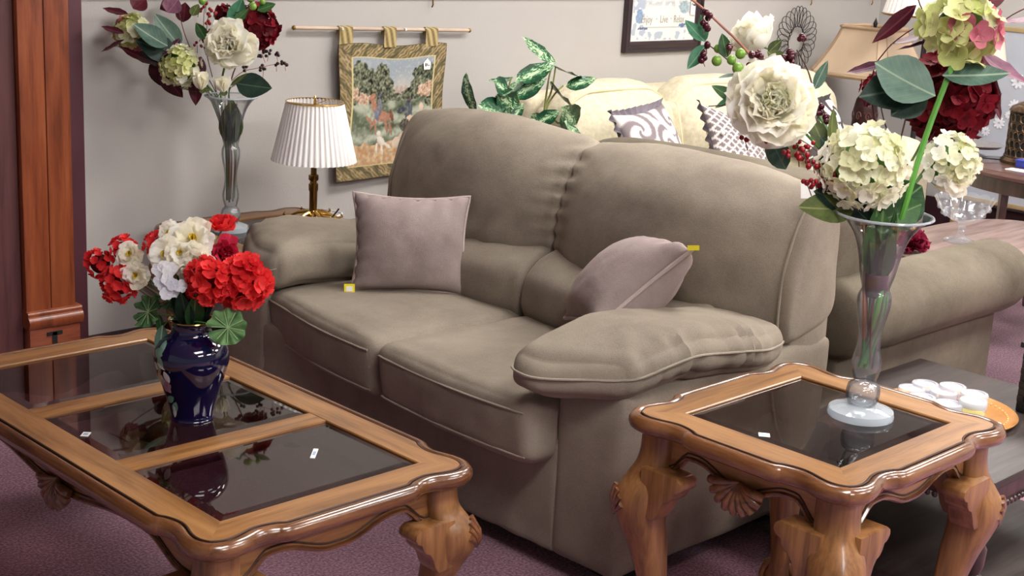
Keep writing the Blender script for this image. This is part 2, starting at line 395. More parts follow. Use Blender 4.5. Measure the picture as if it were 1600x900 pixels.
# ------------------------------------------------------------------ setting
def carpet():
    m, nt, b = nodes('plum_carpet'); tc = N(nt, 'ShaderNodeTexCoord')
    n1 = N(nt, 'ShaderNodeTexNoise'); n1.inputs['Scale'].default_value = 150; n1.inputs['Detail'].default_value = 3
    n2 = N(nt, 'ShaderNodeTexNoise'); n2.inputs['Scale'].default_value = 3; n2.inputs['Detail'].default_value = 4
    for n in (n1, n2): nt.links.new(tc.outputs['Object'], n.inputs['Vector'])
    mx = N(nt, 'ShaderNodeMath', operation='MULTIPLY_ADD'); mx.inputs[1].default_value = .25
    nt.links.new(n2.outputs[0], mx.inputs[0]); nt.links.new(n1.outputs[0], mx.inputs[2])
    nt.links.new(ramp(nt, mx.outputs[0], [(.42, srgb(98,62,80)), (.6, srgb(132,92,110)), (.78, srgb(172,132,146))]), b.inputs['Base Color'])
    b.inputs['Roughness'].default_value = .95; b.inputs['Specular IOR Level'].default_value = .1
    b.inputs['Sheen Weight'].default_value = .3
    bp = N(nt, 'ShaderNodeBump'); bp.inputs['Strength'].default_value = .6; bp.inputs['Distance'].default_value = .006
    nt.links.new(n1.outputs[0], bp.inputs['Height']); nt.links.new(bp.outputs[0], b.inputs['Normal'])
    return m
YW = 4.107; XR = 6.80; ZC = 2.75
struct('floor', MB().box(-4, XR+.1, -4.5, YW+.1, -.05, 0), carpet())
struct('wall_back', MB().box(2.15, XR+.1, YW, YW+.1, 0, ZC), M['wall'])
struct('wall_left', MB().box(-4, 2.15, YW, YW+.1, 0, ZC), M['plum'])
struct('wall_right', MB().box(XR, XR+.1, -4.5, YW, 0, ZC), M['wall2'])
struct('ceiling', MB().box(-4, XR+.1, -4.5, YW+.1, ZC, ZC+.05), mat('ceiling_tile', srgb(225,222,215), .9, .02))
def baseboard(name, mb): struct(name, mb, mat(name+'_paint', srgb(52,28,34), .45, .05), bevel=.004)
baseboard('baseboard_back', MB().box(2.19, XR, YW-.018, YW, 0, .105))
baseboard('baseboard_right', MB().box(XR-.018, XR, -4.5, YW-.018, 0, .20))
# door and its casing at the left end of the wall
struct('door_1', MB().box(1.0, 1.965, YW-.022, YW, 0, 2.1), M['door'])
tr = struct('trim_1', MB().box(2.133, 2.19, YW-.02, YW, 0, 2.4), M['plum'], bevel=.002)
ca = props(bpy.data.objects.new('trim_2', None), kind='structure'); COL.objects.link(ca); ca.location = (2.05, YW, 0); ORG[ca] = V((2.05, YW, 0))
MB().box(1.968, 2.0505, YW-.045, YW, .215, 2.3).build('casing_board', M['casing'], ca, bevel=.004)
MB().box(2.0525, 2.133, YW-.045, YW, .215, 2.3).build('casing_board', M['casing'], ca, bevel=.004)
pl = MB().box(1.972, 2.143, YW-.055, YW, 0, .175).build('plinth_block', wood('plinth_cherry', srgb(96,44,30), srgb(140,74,52), srgb(164,96,68), 0, .35, .4), ca, bevel=.004)
cap = MB()
pr = [(0,.175),(.062,.175),(.066,.183),(.070,.195),(.066,.208),(.058,.214),(.060,.222),(.056,.228),(.047,.230),(0,.230)]
cap.prism(pr, lambda a, b, t: (t, YW - a, b), 1.966, 2.149); cap.build('plinth_cap', M['casing'], ca, smooth=50)
MB().box(2.046,2.062,YW-.058,YW-.05,.10,.155).box(2.028,2.080,YW-.058,YW-.05,.145,.157).build('plinth_notch', M['black'], pl)
rail = struct('trim_3', MB().box(2.2, XR, YW-.012, YW, 1.186, 1.205), mat('grey_rail', srgb(120,114,110), .5, .05), bevel=.003)
for x in (3.62, 5.2, 6.12, 6.68):
    MB().tube([(x, YW-.012, 1.19), (x, YW-.022, 1.185), (x, YW-.026, 1.165), (x, YW-.02, 1.155)], .003, 6).build('rail_hook', M['brassdark'], rail)
# ceiling lights: fluorescent troffers
LE = emit('fluorescent_diffuser', (1.0, .98, .95), LAMP_POWER)
k = 0
for (x, y) in [(3.6,2.4),(5.6,2.4),(3.6,.4),(5.6,.4),(1.4,.4),(1.4,-1.6),(3.6,-1.6),(5.6,-1.6)]:
    t = thing('ceiling_light', 'white fluorescent ceiling light with flat diffuser above the showroom', 'ceiling light', (x, y, ZC), 'fluorescent ceiling lights out of frame')
    fr = MB()
    for a in ((x-.62,x+.62,y-.32,y-.30),(x-.62,x+.62,y+.30,y+.32),(x-.62,x-.60,y-.30,y+.30),(x+.60,x+.62,y-.30,y+.30)): fr.box(*a, ZC-.03, ZC)
    fr.build('frame', M['paper'], t)
    MB().box(x-.6, x+.6, y-.3, y+.3, ZC-.025, ZC-.012).build('diffuser', LE, t)
# ------------------------------------------------------------------ loveseat
LY0, LY1, LYM = 1.90, 3.46, 2.685
ls = thing('loveseat', 'taupe microfibre two-seat loveseat with pillow-top arms in the centre', 'loveseat', (2.7, LYM, 0))
TA = M['taupe']; DISP = [(.004, 5), (.002, 16)]
def pucker(w, y0, z0, z1, amp=.006):
    g = math.exp(-((w.y-y0)/.035)**2) * smoothstep(z0, z0+.02, w.z) * (1-smoothstep(z1-.02, z1, w.z))
    return amp * g * math.sin(w.z*190 + 6*math.sin(w.y*60)) - .006*math.exp(-((w.y-y0)/.006)**2)
softbox((2.52, LYM, .195), (.225, .60, .145), .018, (10,60,24)).build('base_panel', TA, ls, merge=1e-4, disp=DISP,
    crease=lambda w: pucker(w, 2.44, .05, .30) + .6*pucker(w, 2.95, .05, .28))
for sg, y0, y1 in ((-1, LY0, 2.105), (1, 3.255, LY1)):
    softbox((2.70, (y0+y1)/2, .275), (.405, (y1-y0)/2, .225), .022, (20,10,20), (.004,.006,0)).build('arm_panel', TA, ls, merge=1e-4, disp=[(.003,6)])
for x in (2.42, 2.98):
    for y in (2.0, 3.36): MB().box(x-.04, x+.04, y-.04, y+.04, 0, .055).build('foot', M['black'], ls, bevel=.004)
# outer back
def backprof(t): return dense([(2.93,.06),(2.93,.5),(2.96,.8),(3.02,.865),(3.08,.85),(3.10,.78),(3.102,.4),(3.10,.06)], 5)
sweepY(backprof, LY0+.015, LY1-.015, 12, .012).build('outer_back', TA, ls, disp=[(.003,5)], smooth=60)
# seat cushions
for y0, y1, sg in ((2.105, LYM-.004, 1), (LYM+.004, 3.27, -1)):
    def sf(p, q):
        f = smoothstep(2.20, 2.85, p.x)
        p.z += -.010*f + .004*math.sin(p.y*7); p.x += .10*smoothstep(2.72,3.32,p.y)**1.6*(1-f); p.x += .012*smoothstep(.42,.28,p.z)*(1-f) + .01*math.sin(p.y*5)*(1-f)
        return p
    sb = softbox((2.53, (y0+y1)/2, .357), (.315, (y1-y0)/2, .082), .034, (36,36,14), (.008,.004,.016), sf)
    c = sb.build('seat_cushion', TA, ls, merge=1e-4, disp=DISP)
    for w in (.62, -.75):
        path = [sb.map((-1, -1+2*i/30, w)) + V((-.001,0,.001)) for i in range(1, 30)]
        MB().tube(path, .0030, 6).build('seam', M['welt'], c)
# lumbar pads
for y0, y1, sg in ((2.06, LYM-.002, 1), (LYM+.002, 3.31, -1)):
    def lp(t):
        e = 1-abs(t)**3; b = -.035*e
        return dense([(2.80,.38),(2.745+b,.43),(2.735+b,.50),(2.76+b,.56),(2.83,.60),(2.95,.60),(2.97,.48),(2.95,.38)], 6)
    def cr(w, y0=y0, y1=y1):
        a = 0
        for ye in (y0+.05, y1-.05) if False else ((3.02,) if y0 > 2.5 else (2.36,)):
            a += .014*math.exp(-((w.y-ye)/.045)**2)*math.sin(w.z*120+9*math.sin(w.y*40)) - .02*math.exp(-((w.y-ye)/.012)**2)
        return a if w.x < 2.85 else 0
    sweepY(lp, y0, y1, 50, .03).build('lumbar_cushion', TA, ls, disp=DISP, crease=cr)
# upper back cushions
for y0, y1, sg in ((LY0, LYM+.004, 1), (LYM-.004, LY1, -1)):
    def up(t, sg=sg):
        o = t*sg            # +1 at the shared middle seam, -1 at the outer end
        e = 1-abs(t)**2.6
        out = smoothstep(.2, 1, -o)
        fx = -.085*e + .03*out*out; tz = .022*e - .012*out*out
        return dense([(2.905+fx*.3,.520-.02*out),(2.862+fx,.575-.03*out),(2.862+fx,.66),(2.885+fx,.75),(2.925+fx*.9,.83+tz*.5),(2.985+fx*.5,.888+tz),(3.04,.897+tz),(3.085,.86+tz),(3.105,.78),(3.105,.60),(3.06,.53)], 7)
    def cr(w, sg=sg):
        d = abs(w.y-LYM)
        g = math.exp(-(d/.05)**2) * (1 if w.x < 3.05 else 0)
        a = .0055*g*math.sin(w.z*150 + w.y*20) * smoothstep(.5,.62,w.z)
        d2 = math.exp(-((w.z-.60)/.05)**2) * math.exp(-((w.y-2.98)/.25)**2)
        a += .006*d2*math.sin(w.y*60+w.z*40)
        return a
    sb = sweepY(up, y0, y1, 60, .035)
    c = sb.build('back_cushion', TA, ls, disp=[(.007,3.2),(.003,9)], crease=cr, smooth=60)
    ye = y0 if sg == 1 else y1
    pr = up(-1 if sg == 1 else 1)
    seam = [V((x, ye + sg*.030, z)) for x, z in pr[0:58]]
    MB().tube(seam, .0035, 6).build('seam', M['welt'], c)
# arm pads
for sg in (-1, 1):
    yc = 2.01 if sg == -1 else 3.355
    def ap(p, q, sg=sg, yc=yc):
        f = (p.x-2.17)/.70
        out = smoothstep(-.06,.13,(p.y-yc)*sg)
        droop = -.036*(1-smoothstep(0,.35,f)) - .02*smoothstep(.6,1,f) + .012*out*(1-f)
        p.x += .095*out*max(0,1-f)
        p.z += droop + .012*math.sin(f*6)
        wid = 1 + .12*math.sin(f*math.pi) - .10*smoothstep(.75,1,f)
        p.y = yc + (p.y-yc)*wid
        p.y += sg*.02*(1-smoothstep(0,.3,f))*-1
        return p
    sb = softbox((2.53 + (.10 if sg == 1 else 0), yc - (.01 if sg == 1 else 0), .548 - (.046 if sg == 1 else 0)), (.345, .138, .050 + (.014 if sg == 1 else 0)), .044, (40,24,16), (.02,.012,.022), ap)
    def cr(w, sg=sg, yc=yc):
        o = (w.y-yc)*sg
        g = smoothstep(.06,.13,o) * smoothstep(2.28,2.4,w.x) * smoothstep(.49,.53,w.z)
        a = .0045*g*math.sin(w.x*95 + 3*math.sin(w.x*21))
        g2 = math.exp(-((w.x-2.36-.3*(o-.05))/.09)**2)*smoothstep(-.06,.08,o)
        return a + .0022*g2*math.sin(w.x*80+o*50)*smoothstep(.53,.57,w.z)
    c = sb.build('arm_pad', TA, ls, merge=1e-4, disp=DISP, crease=cr)
    path = [sb.map((-1, sg*(-1+2*i/14), .15)) for i in range(0, 15)] + [sb.map((-1+2*i/30, sg, .15)) for i in range(0, 30)]
    MB().tube([p + V((-.003 if i < 15 else 0, sg*.004 if i >= 15 else 0, .002)) for i, p in enumerate(path)], .003, 6).build('seam', M['welt'], c)
tg = atT(1263, 297, 3.42)
MB().add([tg + RT*a + UPV*b for a, b in ((-.018,-.02),(.018,-.02),(.018,.02),(-.018,.02))] + [tg + RT*a + UPV*b + FW*.002 for a, b in ((-.018,-.02),(.018,-.02),(.018,.02),(-.018,.02))],
   [(0,1,2,3),(7,6,5,4),(0,4,5,1),(1,5,6,2),(2,6,7,3),(3,7,4,0)]).build('price_tag', M['paper'], ls)
# ------------------------------------------------------------------ pillows
def pillow(name, label, c, ex, ey, w, h, T, matl, pipe=None, group=None, paint=None, n=30, fr=None, cat='throw pillow'):
    ex = V(ex).normalized(); ey = (V(ey) - ex*V(ey).dot(ex)).normalized(); ez = ex.cross(ey); c = V(c)
    t = thing(name, label, cat, c - ey*h, group)
    def pt(u, v, s):
        x = u*w*(1-.10*(1-v*v)); y = v*h*(1-.10*(1-u*u))
        z = T*(max(0,(1-u*u))*max(0,(1-v*v)))**.42
        return c + ex*x + ey*y + ez*(z*s)
    mb = MB(); cols = []
    sp = lambda a: math.sin((a*2-1)*math.pi/2)
    for s in (1, -1):
        mb.grid(lambda a, b: pt(sp(a), sp(b), s), n, n)
        if paint: cols += [paint(sp(i/n), sp(j/n)) for i in range(n+1) for j in range(n+1)]
    if paint: mb.c = cols
    def cr(wp):
        d = wp - c; u = d.dot(ex)/w; v = d.dot(ey)/h
        e = smoothstep(.55,1,max(abs(u),abs(v)))*(1-smoothstep(.93,1,max(abs(u),abs(v))))
        k = max(0, 1-max(abs(u),abs(v))**6)
        return T*.07*e*math.sin((u-v)*11 + 4*u*v*3) + k*(.006*noise.fractal(wp*7,1,2,3) + .003*noise.fractal(wp*18,1,2,3))
    b = mb.build('cover', matl, t, merge=0 if paint else 1e-5, crease=None if paint else cr, smooth=70)
    if pipe:
        path = [pt(-1+2*i/20, -1, 1) for i in range(20)] + [pt(1, -1+2*i/20, 1) for i in range(20)] + [pt(1-2*i/20, 1, 1) for i in range(20)] + [pt(-1, 1-2*i/20, 1) for i in range(21)]
        MB().tube(path, .0052, 7).build('piping', pipe, t)
    return t, pt, ez
def tagcard(par, p, ax, up, w, h, matl, name='price_tag', inner=True):
    nz = ax.cross(up).normalized(); mb = MB()
    def slab(w, h, z0, z1):
        return MB().prism([(-w,-h),(w,-h),(w,h),(-w,h)], lambda a, b, t: p + ax*a + up*b + nz*t, z0, z1)
    o = slab(w, h, 0, .0016).build(name, matl, par)
    if inner: slab(w*.6, h*.5, .0016, .0022).build('tag_paper', M['paper'], o)
    return o
bl = V((2.475,3.10,.44)); br = V((2.735,2.885,.44)); ex = (br-bl).normalized()
nrm = ex.cross(V((0,0,1))); nrm.normalize()
if nrm.dot(FW) < 0: nrm = -nrm
ey = (V((0,0,1)) + nrm*.28).normalized()
t, pt, ez = pillow('throw_pillow', 'square mauve-grey pillow with yellow tag, upright by the loveseat left arm', (bl+br)/2 + ey*.144 - nrm*.02, ex, ey, .166, .143, .07, M['mauvepillow'], M['mauvepipe'], 'mauve pillows on the loveseat')
tagcard(t, pt(-1,-1,1) - FW*.03 + V((0,0,.012)), RT, UPV, .015, .014, M['tagyellow'])
tp = atT(1062,378,3.32); bp_ = atT(905,520,3.22); ey = (tp-bp_).normalized()
cc = (tp+bp_)/2
cc = V((2.60,2.30,.595)); ey = V((.52,-.10,.62)).normalized(); ex = V((.3,.92,0)).normalized()
ey = (RT*.77 + UPV*.63 + FW*.10).normalized(); nz_ = -RT*.60 + UPV*.74 - FW*.16; nz_ = (nz_ - ey*nz_.dot(ey)).normalized(); ex = ey.cross(nz_)
cc = atT(978,446,3.56)
t, pt, ez = pillow('throw_pillow', 'mauve-grey pillow seen edge-on, leaning by the loveseat right arm', cc, ex, ey, .165, .152, .10, M['mauvepillow'], M['mauvepipe'], 'mauve pillows on the loveseat')
tagcard(t, max((pt(-1,1,1), pt(1,1,1)), key=lambda q: q.dot(RT)-q.dot(FW)) - FW*.02 + UPV*.004, RT, UPV, .014, .006, M['tagyellow'], inner=False)
# ------------------------------------------------------------------ carved tables
CORN = [(.165,0),(.158,.003),(.150,.008),(.132,.014),(.110,.017),(.088,.014),(.066,.007),(.046,.003),(.030,.004),(.018,.009),(.0125,.0125)]
def table(name, label, x0, x1, y0, y1, zt, panes, shells, group=None, cat='table'):
    """x0..y1: outside of the moulded edge; panes: glass openings"""
    cx, cy = (x0+x1)/2, (y0+y1)/2; bn = .028
    t = thing(name, label, cat, (cx, cy, 0), group)
    A, B = (x1-x0)/2-bn, (y1-y0)/2-bn
    gx0 = min(p[0] for p in panes); gx1 = max(p[1] for p in panes); gy0 = min(p[2] for p in panes); gy1 = max(p[3] for p in panes)
    frames = [((1,0),(0,-1),A,B),((0,1),(1,0),B,A),((-1,0),(0,1),A,B),((0,-1),(-1,0),B,A)]
    gc = [V((gx0,gy0,0)),V((gx1,gy0,0)),V((gx1,gy1,0)),V((gx0,gy1,0))]
    sides = []
    for d, nn, L, off in frames:
        c1 = [V((-L+e, i, 0)) for e, i in CORN[::-1]]; c2 = [V((L-e, i, 0)) for e, i in CORN]
        pts = spline(c1, 3) + [V((-L+.165 + (2*L-.33)*k/6, 0, 0)) for k in range(1,6)] + spline(c2, 3)
        sides.append([V((cx,cy,0)) + V((*d,0))*p.x + V((*nn,0))*(off-p.y) for p in pts])
    loop = [p for s_ in sides for p in s_[:-1]]; n = len(loop)
    nor = []
    for i in range(n):
        tg = (loop[(i+1) % n]-loop[i-1]); tg.normalize(); nor.append(V((tg.y, -tg.x, 0)))
    ns = len(sides[0])-1
    prof = [(0,0),(.0015,-.004),(.005,-.004),(.008,-.0005),(.015,.0008),(.022,-.003),(.027,-.011),(.028,-.019),(.024,-.029),(.015,-.035),(0,-.037),(-.03,-.037)]
    st = 0
    for k, (d, nn, L, off) in enumerate(frames):
        cnt = len(sides[k])-1; idx = [(st+i) % n for i in range(cnt+1)]; st += cnt
        g0, g1 = gc[k], gc[(k+1) % 4]
        wm, em = (M['oakx'], M['oakedge']) if d[0] else (M['oaky'], M['oakedgey'])
        mb = MB(); rows = []
        for j, i in enumerate(idx):
            u = (loop[i]-V((cx,cy,0))).dot(V((*d,0))); a = (g0-V((cx,cy,0))).dot(V((*d,0))); b = (g1-V((cx,cy,0))).dot(V((*d,0)))
            gp = g0.lerp(g1, max(0, min(1, (u-a)/(b-a))))
            if j == 0: gp = g0
            if j == cnt: gp = g1
            rows.append([V((gp.x,gp.y,zt-.03)), V((gp.x,gp.y,zt-.002)), V((gp.x,gp.y,zt))+(loop[i]-gp).normalized()*.002, V((loop[i].x,loop[i].y,zt)), V((loop[i].x,loop[i].y,zt-.03))])
        mb.loft(rows, True, True); mb.build('rail', wm, t, smooth=30)
        mb = MB(); mb.loft([[V((loop[i].x,loop[i].y,zt)) + nor[i]*o + V((0,0,z)) for o, z in prof] for i in idx], True, True)
        mo = mb.build('edge_moulding', em, t, smooth=60)
        MB().tube([V((loop[i].x,loop[i].y,zt-.0010)) + nor[i]*.0022 for i in idx], .0019, 6).build('groove_line', M['groove'], mo)
    # cross bars
    ps = sorted(panes, key=lambda p: p[2])
    for a, b in zip(ps[:-1], ps[1:]):
        MB().box(gx0-.002, gx1+.002, a[3], b[2], zt-.03, zt-.0005).build('cross_bar', M['oakx'], t, bevel=.002)
    for p in panes:
        e = .004; bv = .022; zz = zt-.0015
        r0 = [V((x,y,zz-.008)) for x, y in ((p[0]-e,p[2]-e),(p[1]+e,p[2]-e),(p[1]+e,p[3]+e),(p[0]-e,p[3]+e))]
        r1 = [q + V((0,0,.0045)) for q in r0]
        r2 = [V((x,y,zz)) for x, y in ((p[0]+bv,p[2]+bv),(p[1]-bv,p[2]+bv),(p[1]-bv,p[3]-bv),(p[0]+bv,p[3]-bv))]
        MB().loft([r0,r1,r2]).build('glass_pane', M['smoke'], t, smooth=0)
    # aprons
    for k, (d, nn, L, off) in enumerate(frames):
        dv, nv = V((*d,0)), V((*nn,0)); Lh = L-.05; o = off-.030
        def zb(s):
            a = abs(s)/Lh
            return -.118 + .042*smoothstep(.86,.62,a) - .030*smoothstep(.52,.05,a)
        ss = [-Lh+2*Lh*i/40 for i in range(41)]
        poly = [(s, zb(s)) for s in ss] + [(Lh,-.034),(-Lh,-.034)]
        P_ = lambda a, b, q: V((cx,cy,zt)) + dv*a + nv*(o+q) + V((0,0,b))
        mb = MB()
        mb.add([P_(s, z, q) for s in ss for z, q in ((-.034,0),(zb(s),0),(zb(s),-.02),(-.034,-.02))],
               [(4*i+j, 4*i+(j+1)%4, 4*i+4+(j+1)%4, 4*i+4+j) for i in range(40) for j in range(4)])
        ap = mb.build('apron', M['oakx'] if d[0] else M['oaky'], t, smooth=30)
        MB().tube([P_(s, zb(s)+.006, .001) for s in ss], .005, 6).build('bead', M['oakedge'], ap)
        MB().tube([P_(s, zb(s)+.017, .0005) for s in ss[2:-2]], .0022, 5).build('carved_line', M['groove'], ap)
        if k in shells:
            sh = MB(); R0 = .062
            for i in range(9):
                an = math.radians(-80 + 20*i); tip = (math.sin(an)*R0*1.05, -math.cos(an)*R0)
                a0 = P_(0, zb(0)+.028, .004); a1 = P_(tip[0], zb(0)+.028+tip[1], .012)
                sh.tube([a0.lerp(a1, q) + nv*(.010*math.sin(q*math.pi)) for q in (0,.25,.5,.75,1)], lambda q: .003+.010*q if q < .9 else .009, 8)
            sh.build('shell_carving', M['oakedge'], ap, smooth=60)
    # cabriole legs
    h = zt-.036
    for sx in (-1, 1):
        for sy in (-1, 1):
            base = V((cx+sx*(A-.045), cy+sy*(B-.045), 0)); dg = V((sx, sy, 0)).normalized()
            st_ = [(1.0,0,.038),(.92,.001,.038),(.86,.006,.039),(.80,.016,.044),(.74,.026,.049),(.68,.029,.049),(.60,.024,.044),(.50,.012,.037),(.38,.002,.030),(.25,-.006,.024),(.15,-.006,.0205),(.10,.002,.021),(.07,.010,.026)]
            sp = spline([V(s_) for s_ in st_], 3); rings = []
            for s_ in sp:
                c = base + dg*s_.y*1.25; hw = s_.z
                rings.append([V((c.x+hw*math.copysign(abs(math.cos(a))**.62, math.cos(a)), c.y+hw*math.copysign(abs(math.sin(a))**.62, math.sin(a)), s_.x*h)) for a in [2*math.pi*(i+.5)/20 for i in range(20)]])
            lg = MB().loft(rings).build('leg', M['oakz'], t, smooth=60)
            fc = base + dg*.016
            ft = MB().ball(fc + V((0,0,.027)), .030, 14, 9, (1,1,.9))
            for q in range(5):
                an = math.atan2(sy, sx) + (q-2)*.8; dd = V((math.cos(an), math.sin(an), 0))
                ft.tube([fc+dd*.012+V((0,0,.062)), fc+dd*.030+V((0,0,.050)), fc+dd*.037+V((0,0,.030)), fc+dd*.034+V((0,0,.010)), fc+dd*.028+V((0,0,.002))], lambda q: .0085-.003*q, 8)
            ft.build('claw_foot', M['oakz'], lg, smooth=60)
            # leaf fan carved on the knee
            kc = MB(); side = V((-dg.y, dg.x, 0))
            for q in range(7):
                an = math.radians(-54+18*q); L_ = .060 - .010*abs(q-3)/3
                pts = []
                for w in (0,.3,.6,.85,1):
                    zz = .60*h + .012 + math.cos(an)*L_*w*1.1; sx_ = math.sin(an)*L_*w*.75
                    hh = zz/h; i0 = min(range(len(sp)), key=lambda i: abs(sp[i].x-hh))
                    pts.append(base + dg*(sp[i0].y*1.25 + sp[i0].z*1.19 - abs(sx_)*.62 + .001) + side*sx_ + V((0,0,zz)))
                kc.tube(pts, lambda w: .003+.0042*w, 7)
            kc.build('knee_carving', M['oakedge'], lg, smooth=60)
            # brackets where the knee meets the aprons
            for ax in (0, 1):
                sgn = -1 if ax == 0 else 1
                di = V((-sx,0,0)) if ax == 0 else V((0,-sy,0)); no = V((0,sy,0)) if ax == 0 else V((sx,0,0))
                org = base + no*(.036) + V((0,0,zt))
                pl_ = [(-.005,-.104),(.086,-.104),(.098,-.112),(.100,-.124),(.092,-.134),(.082,-.138),(.078,-.150),(.070,-.160),(.060,-.164),(.052,-.176),(.045,-.196),(.035,-.212),(-.005,-.21)]
                kb = MB().prism(pl_, lambda a, b, q: org + di*a + no*q + V((0,0,b)), -.034, .022).build('knee_bracket', M['oakz'], lg, bevel=.004)
    return t
GX = (1.337,1.807)
ct = table('coffee_table', 'oak coffee table with three smoked glass panes and carved cabriole legs', 1.237, 1.907, 1.928, 3.172, .42,
      [(*GX,2.028,2.335),(*GX,2.396,2.704),(*GX,2.765,3.072)], (1,3), cat='coffee table')
et = table('end_table', 'oak end table with square smoked glass top at the loveseat right arm', 2.115, 2.740, 1.213, 1.780, .54,
      [(2.222,2.633,1.313,1.680)], (1,3), cat='end table')
bt = table('end_table', 'oak end table by the wall under the brass lamp', 2.375, 2.985, 3.492, 4.045, .47,
      [(2.478,2.882,3.592,3.945)], (1,3), cat='end table')
def sticker(tb, p, a, w=.014, h=.008):
    u = V((math.cos(a), math.sin(a), 0)); v = V((-u.y, u.x, 0))
    o = MB().prism([(-w,-h),(w,-h),(w,h),(-w,h)], lambda x, y, q: p + u*x + v*y + V((0,0,q)), .0002, .0012).build('price_sticker', M['paper'], tb)
    MB().prism([(-w*.6,-h*.4),(w*.6,-h*.4),(w*.6,h*.4),(-w*.6,h*.4)], lambda x, y, q: p + u*x + v*y + V((0,0,q)), .0012, .0014).build('sticker_print', mat('pale_blue_ink', srgb(150,170,200), .6, 0), o)
sticker(ct, atZ(134,679,.4185), -.78, .008, .012)
sticker(ct, atZ(491,709,.4185), -.785, .005, .026)
sticker(et, atZ(1194,680,.5385), -.9, .011, .010)
# ------------------------------------------------------------------ flower kit
def leafmesh(name, w, matl, bend=.12, fold=.18, tipw=0.0, wav=0.0, n=8, peak=.42):
    """unit leaf along +Y, normal +Z"""
    mb = MB()
    def fn(a, b):
        s = (b-.5)*2
        sh = math.sin(math.pi*min(1, a**(math.log(.5)/math.log(peak))))**.85 * (1-tipw) + tipw*(1 if 0 < a < 1 else 0)
        return V((s*w*sh, a, bend*4*a*(1-a)*-.5 - bend*a*a + fold*w*abs(s)*sh + wav*math.sin(a*17+s)*abs(s)))
    mb.grid(fn, n, 4); me = mb.mesh(name, smooth=80, merge=1e-5); me.materials.append(matl); return me
def frame(p, y, zhint, L):
    y = V(y).normalized(); z = V(zhint) - y*V(zhint).dot(y)
    if z.length < 1e-4: z = y.orthogonal()
    z.normalize(); x = y.cross(z); m = Matrix.Identity(4)
    for i in range(3): m[i][0] = x[i]*L; m[i][1] = y[i]*L; m[i][2] = z[i]*L; m[i][3] = p[i]
    return m
LM = {}
def leaf(par, base, tip, ratio, matk, nrm=None, bend=.12, fold=.18, wav=0, peak=.42, name='leaf'):
    k = (round(ratio,2), matk, bend, fold, wav, peak)
    if k not in LM: LM[k] = leafmesh('leaf', ratio, M[matk], bend, fold, wav=wav, peak=peak)
    base, tip = V(base), V(tip)
    return inst(name, LM[k], par, frame(base, tip-base, nrm or -FW, (tip-base).length))
def petalmesh(name, matl, cup=.35, w=.5, ruf=.06, n=6):
    mb = MB()
    def fn(a, b):
        s = (b-.5)*2; sh = (math.sin(math.pi*(a**.75)*.62+.12))**.8
        return V((s*w*sh, a*(1-.12*s*s), cup*a*a*.9 + cup*.5*s*s*sh - .10*smoothstep(.8,1,a) + ruf*(math.sin(s*5+a*3) + .7*math.sin(s*11+a*6+1))*a))
    mb.grid(fn, n, 10); me = mb.mesh(name, smooth=80); me.materials.append(matl); return me
def floretmesh(name, matl, np_=4, cup=.25, w=.52, center=None):
    mb = MB()
    for k in range(np_):
        an = 2*math.pi*k/np_; c, s_ = math.cos(an), math.sin(an)
        def fn(a, b):
            s = (b-.5)*2; sh = math.sin(math.pi*(a**.7)*.72+.08)
            x = s*w*sh; y = a*(1-.15*s*s); z = cup*a*a + .08*s*s + .01*k
            return V((x*c - y*s_, x*s_ + y*c, z))
        mb.grid(fn, 4, 4)
    me = mb.mesh(name, smooth=80); me.materials.append(matl); return me
PM = {}
def pet(matk, cup, w, ruf):
    k = (matk, cup, w, ruf)
    if k not in PM: PM[k] = petalmesh('petal', M[matk], cup, w, ruf)
    return PM[k]
def flo(matk, n=4, cup=.25, w=.52):
    k = ('f', matk, n, cup, w)
    if k not in PM: PM[k] = floretmesh('floret', M[matk], n, cup, w)
    return PM[k]
def basis(d):
    d = V(d).normalized(); a = d.cross(V((0,0,1)));
    if a.length < .1: a = d.cross(V((1,0,0)))
    a.normalize(); return d, a, a.cross(d)
def petals(par, c, d, R, layers, matk, rnd, cup=.4, w=.5, ruf=.06):
    """layers: (count, tilt from axis in degrees, length factor, start offset)"""
    d, a, b = basis(d); c = V(c)
    for li, (n, tilt, lf, off) in enumerate(layers):
        for k in range(n):
            an = 2*math.pi*(k + .5*(li % 2))/n + rnd.uniform(-.3,.3); ti = math.radians(tilt + rnd.uniform(-14,14))
            rad = a*math.cos(an) + b*math.sin(an)
            y = d*math.cos(ti) + rad*math.sin(ti); z = d*math.sin(ti) - rad*math.cos(ti)
            inst('petal', pet(matk, cup, w, ruf), par, frame(c + d*(off*R), y, z, R*lf*rnd.uniform(.8,1.12)))
PEONY = [(9,98,1.0,-.18),(9,78,1.0,-.12),(8,58,.92,-.08),(7,38,.8,-.04),(6,20,.66,0)]
ROSE = [(6,84,1.0,0),(6,58,.9,0),(5,34,.8,0),(4,14,.7,0)]
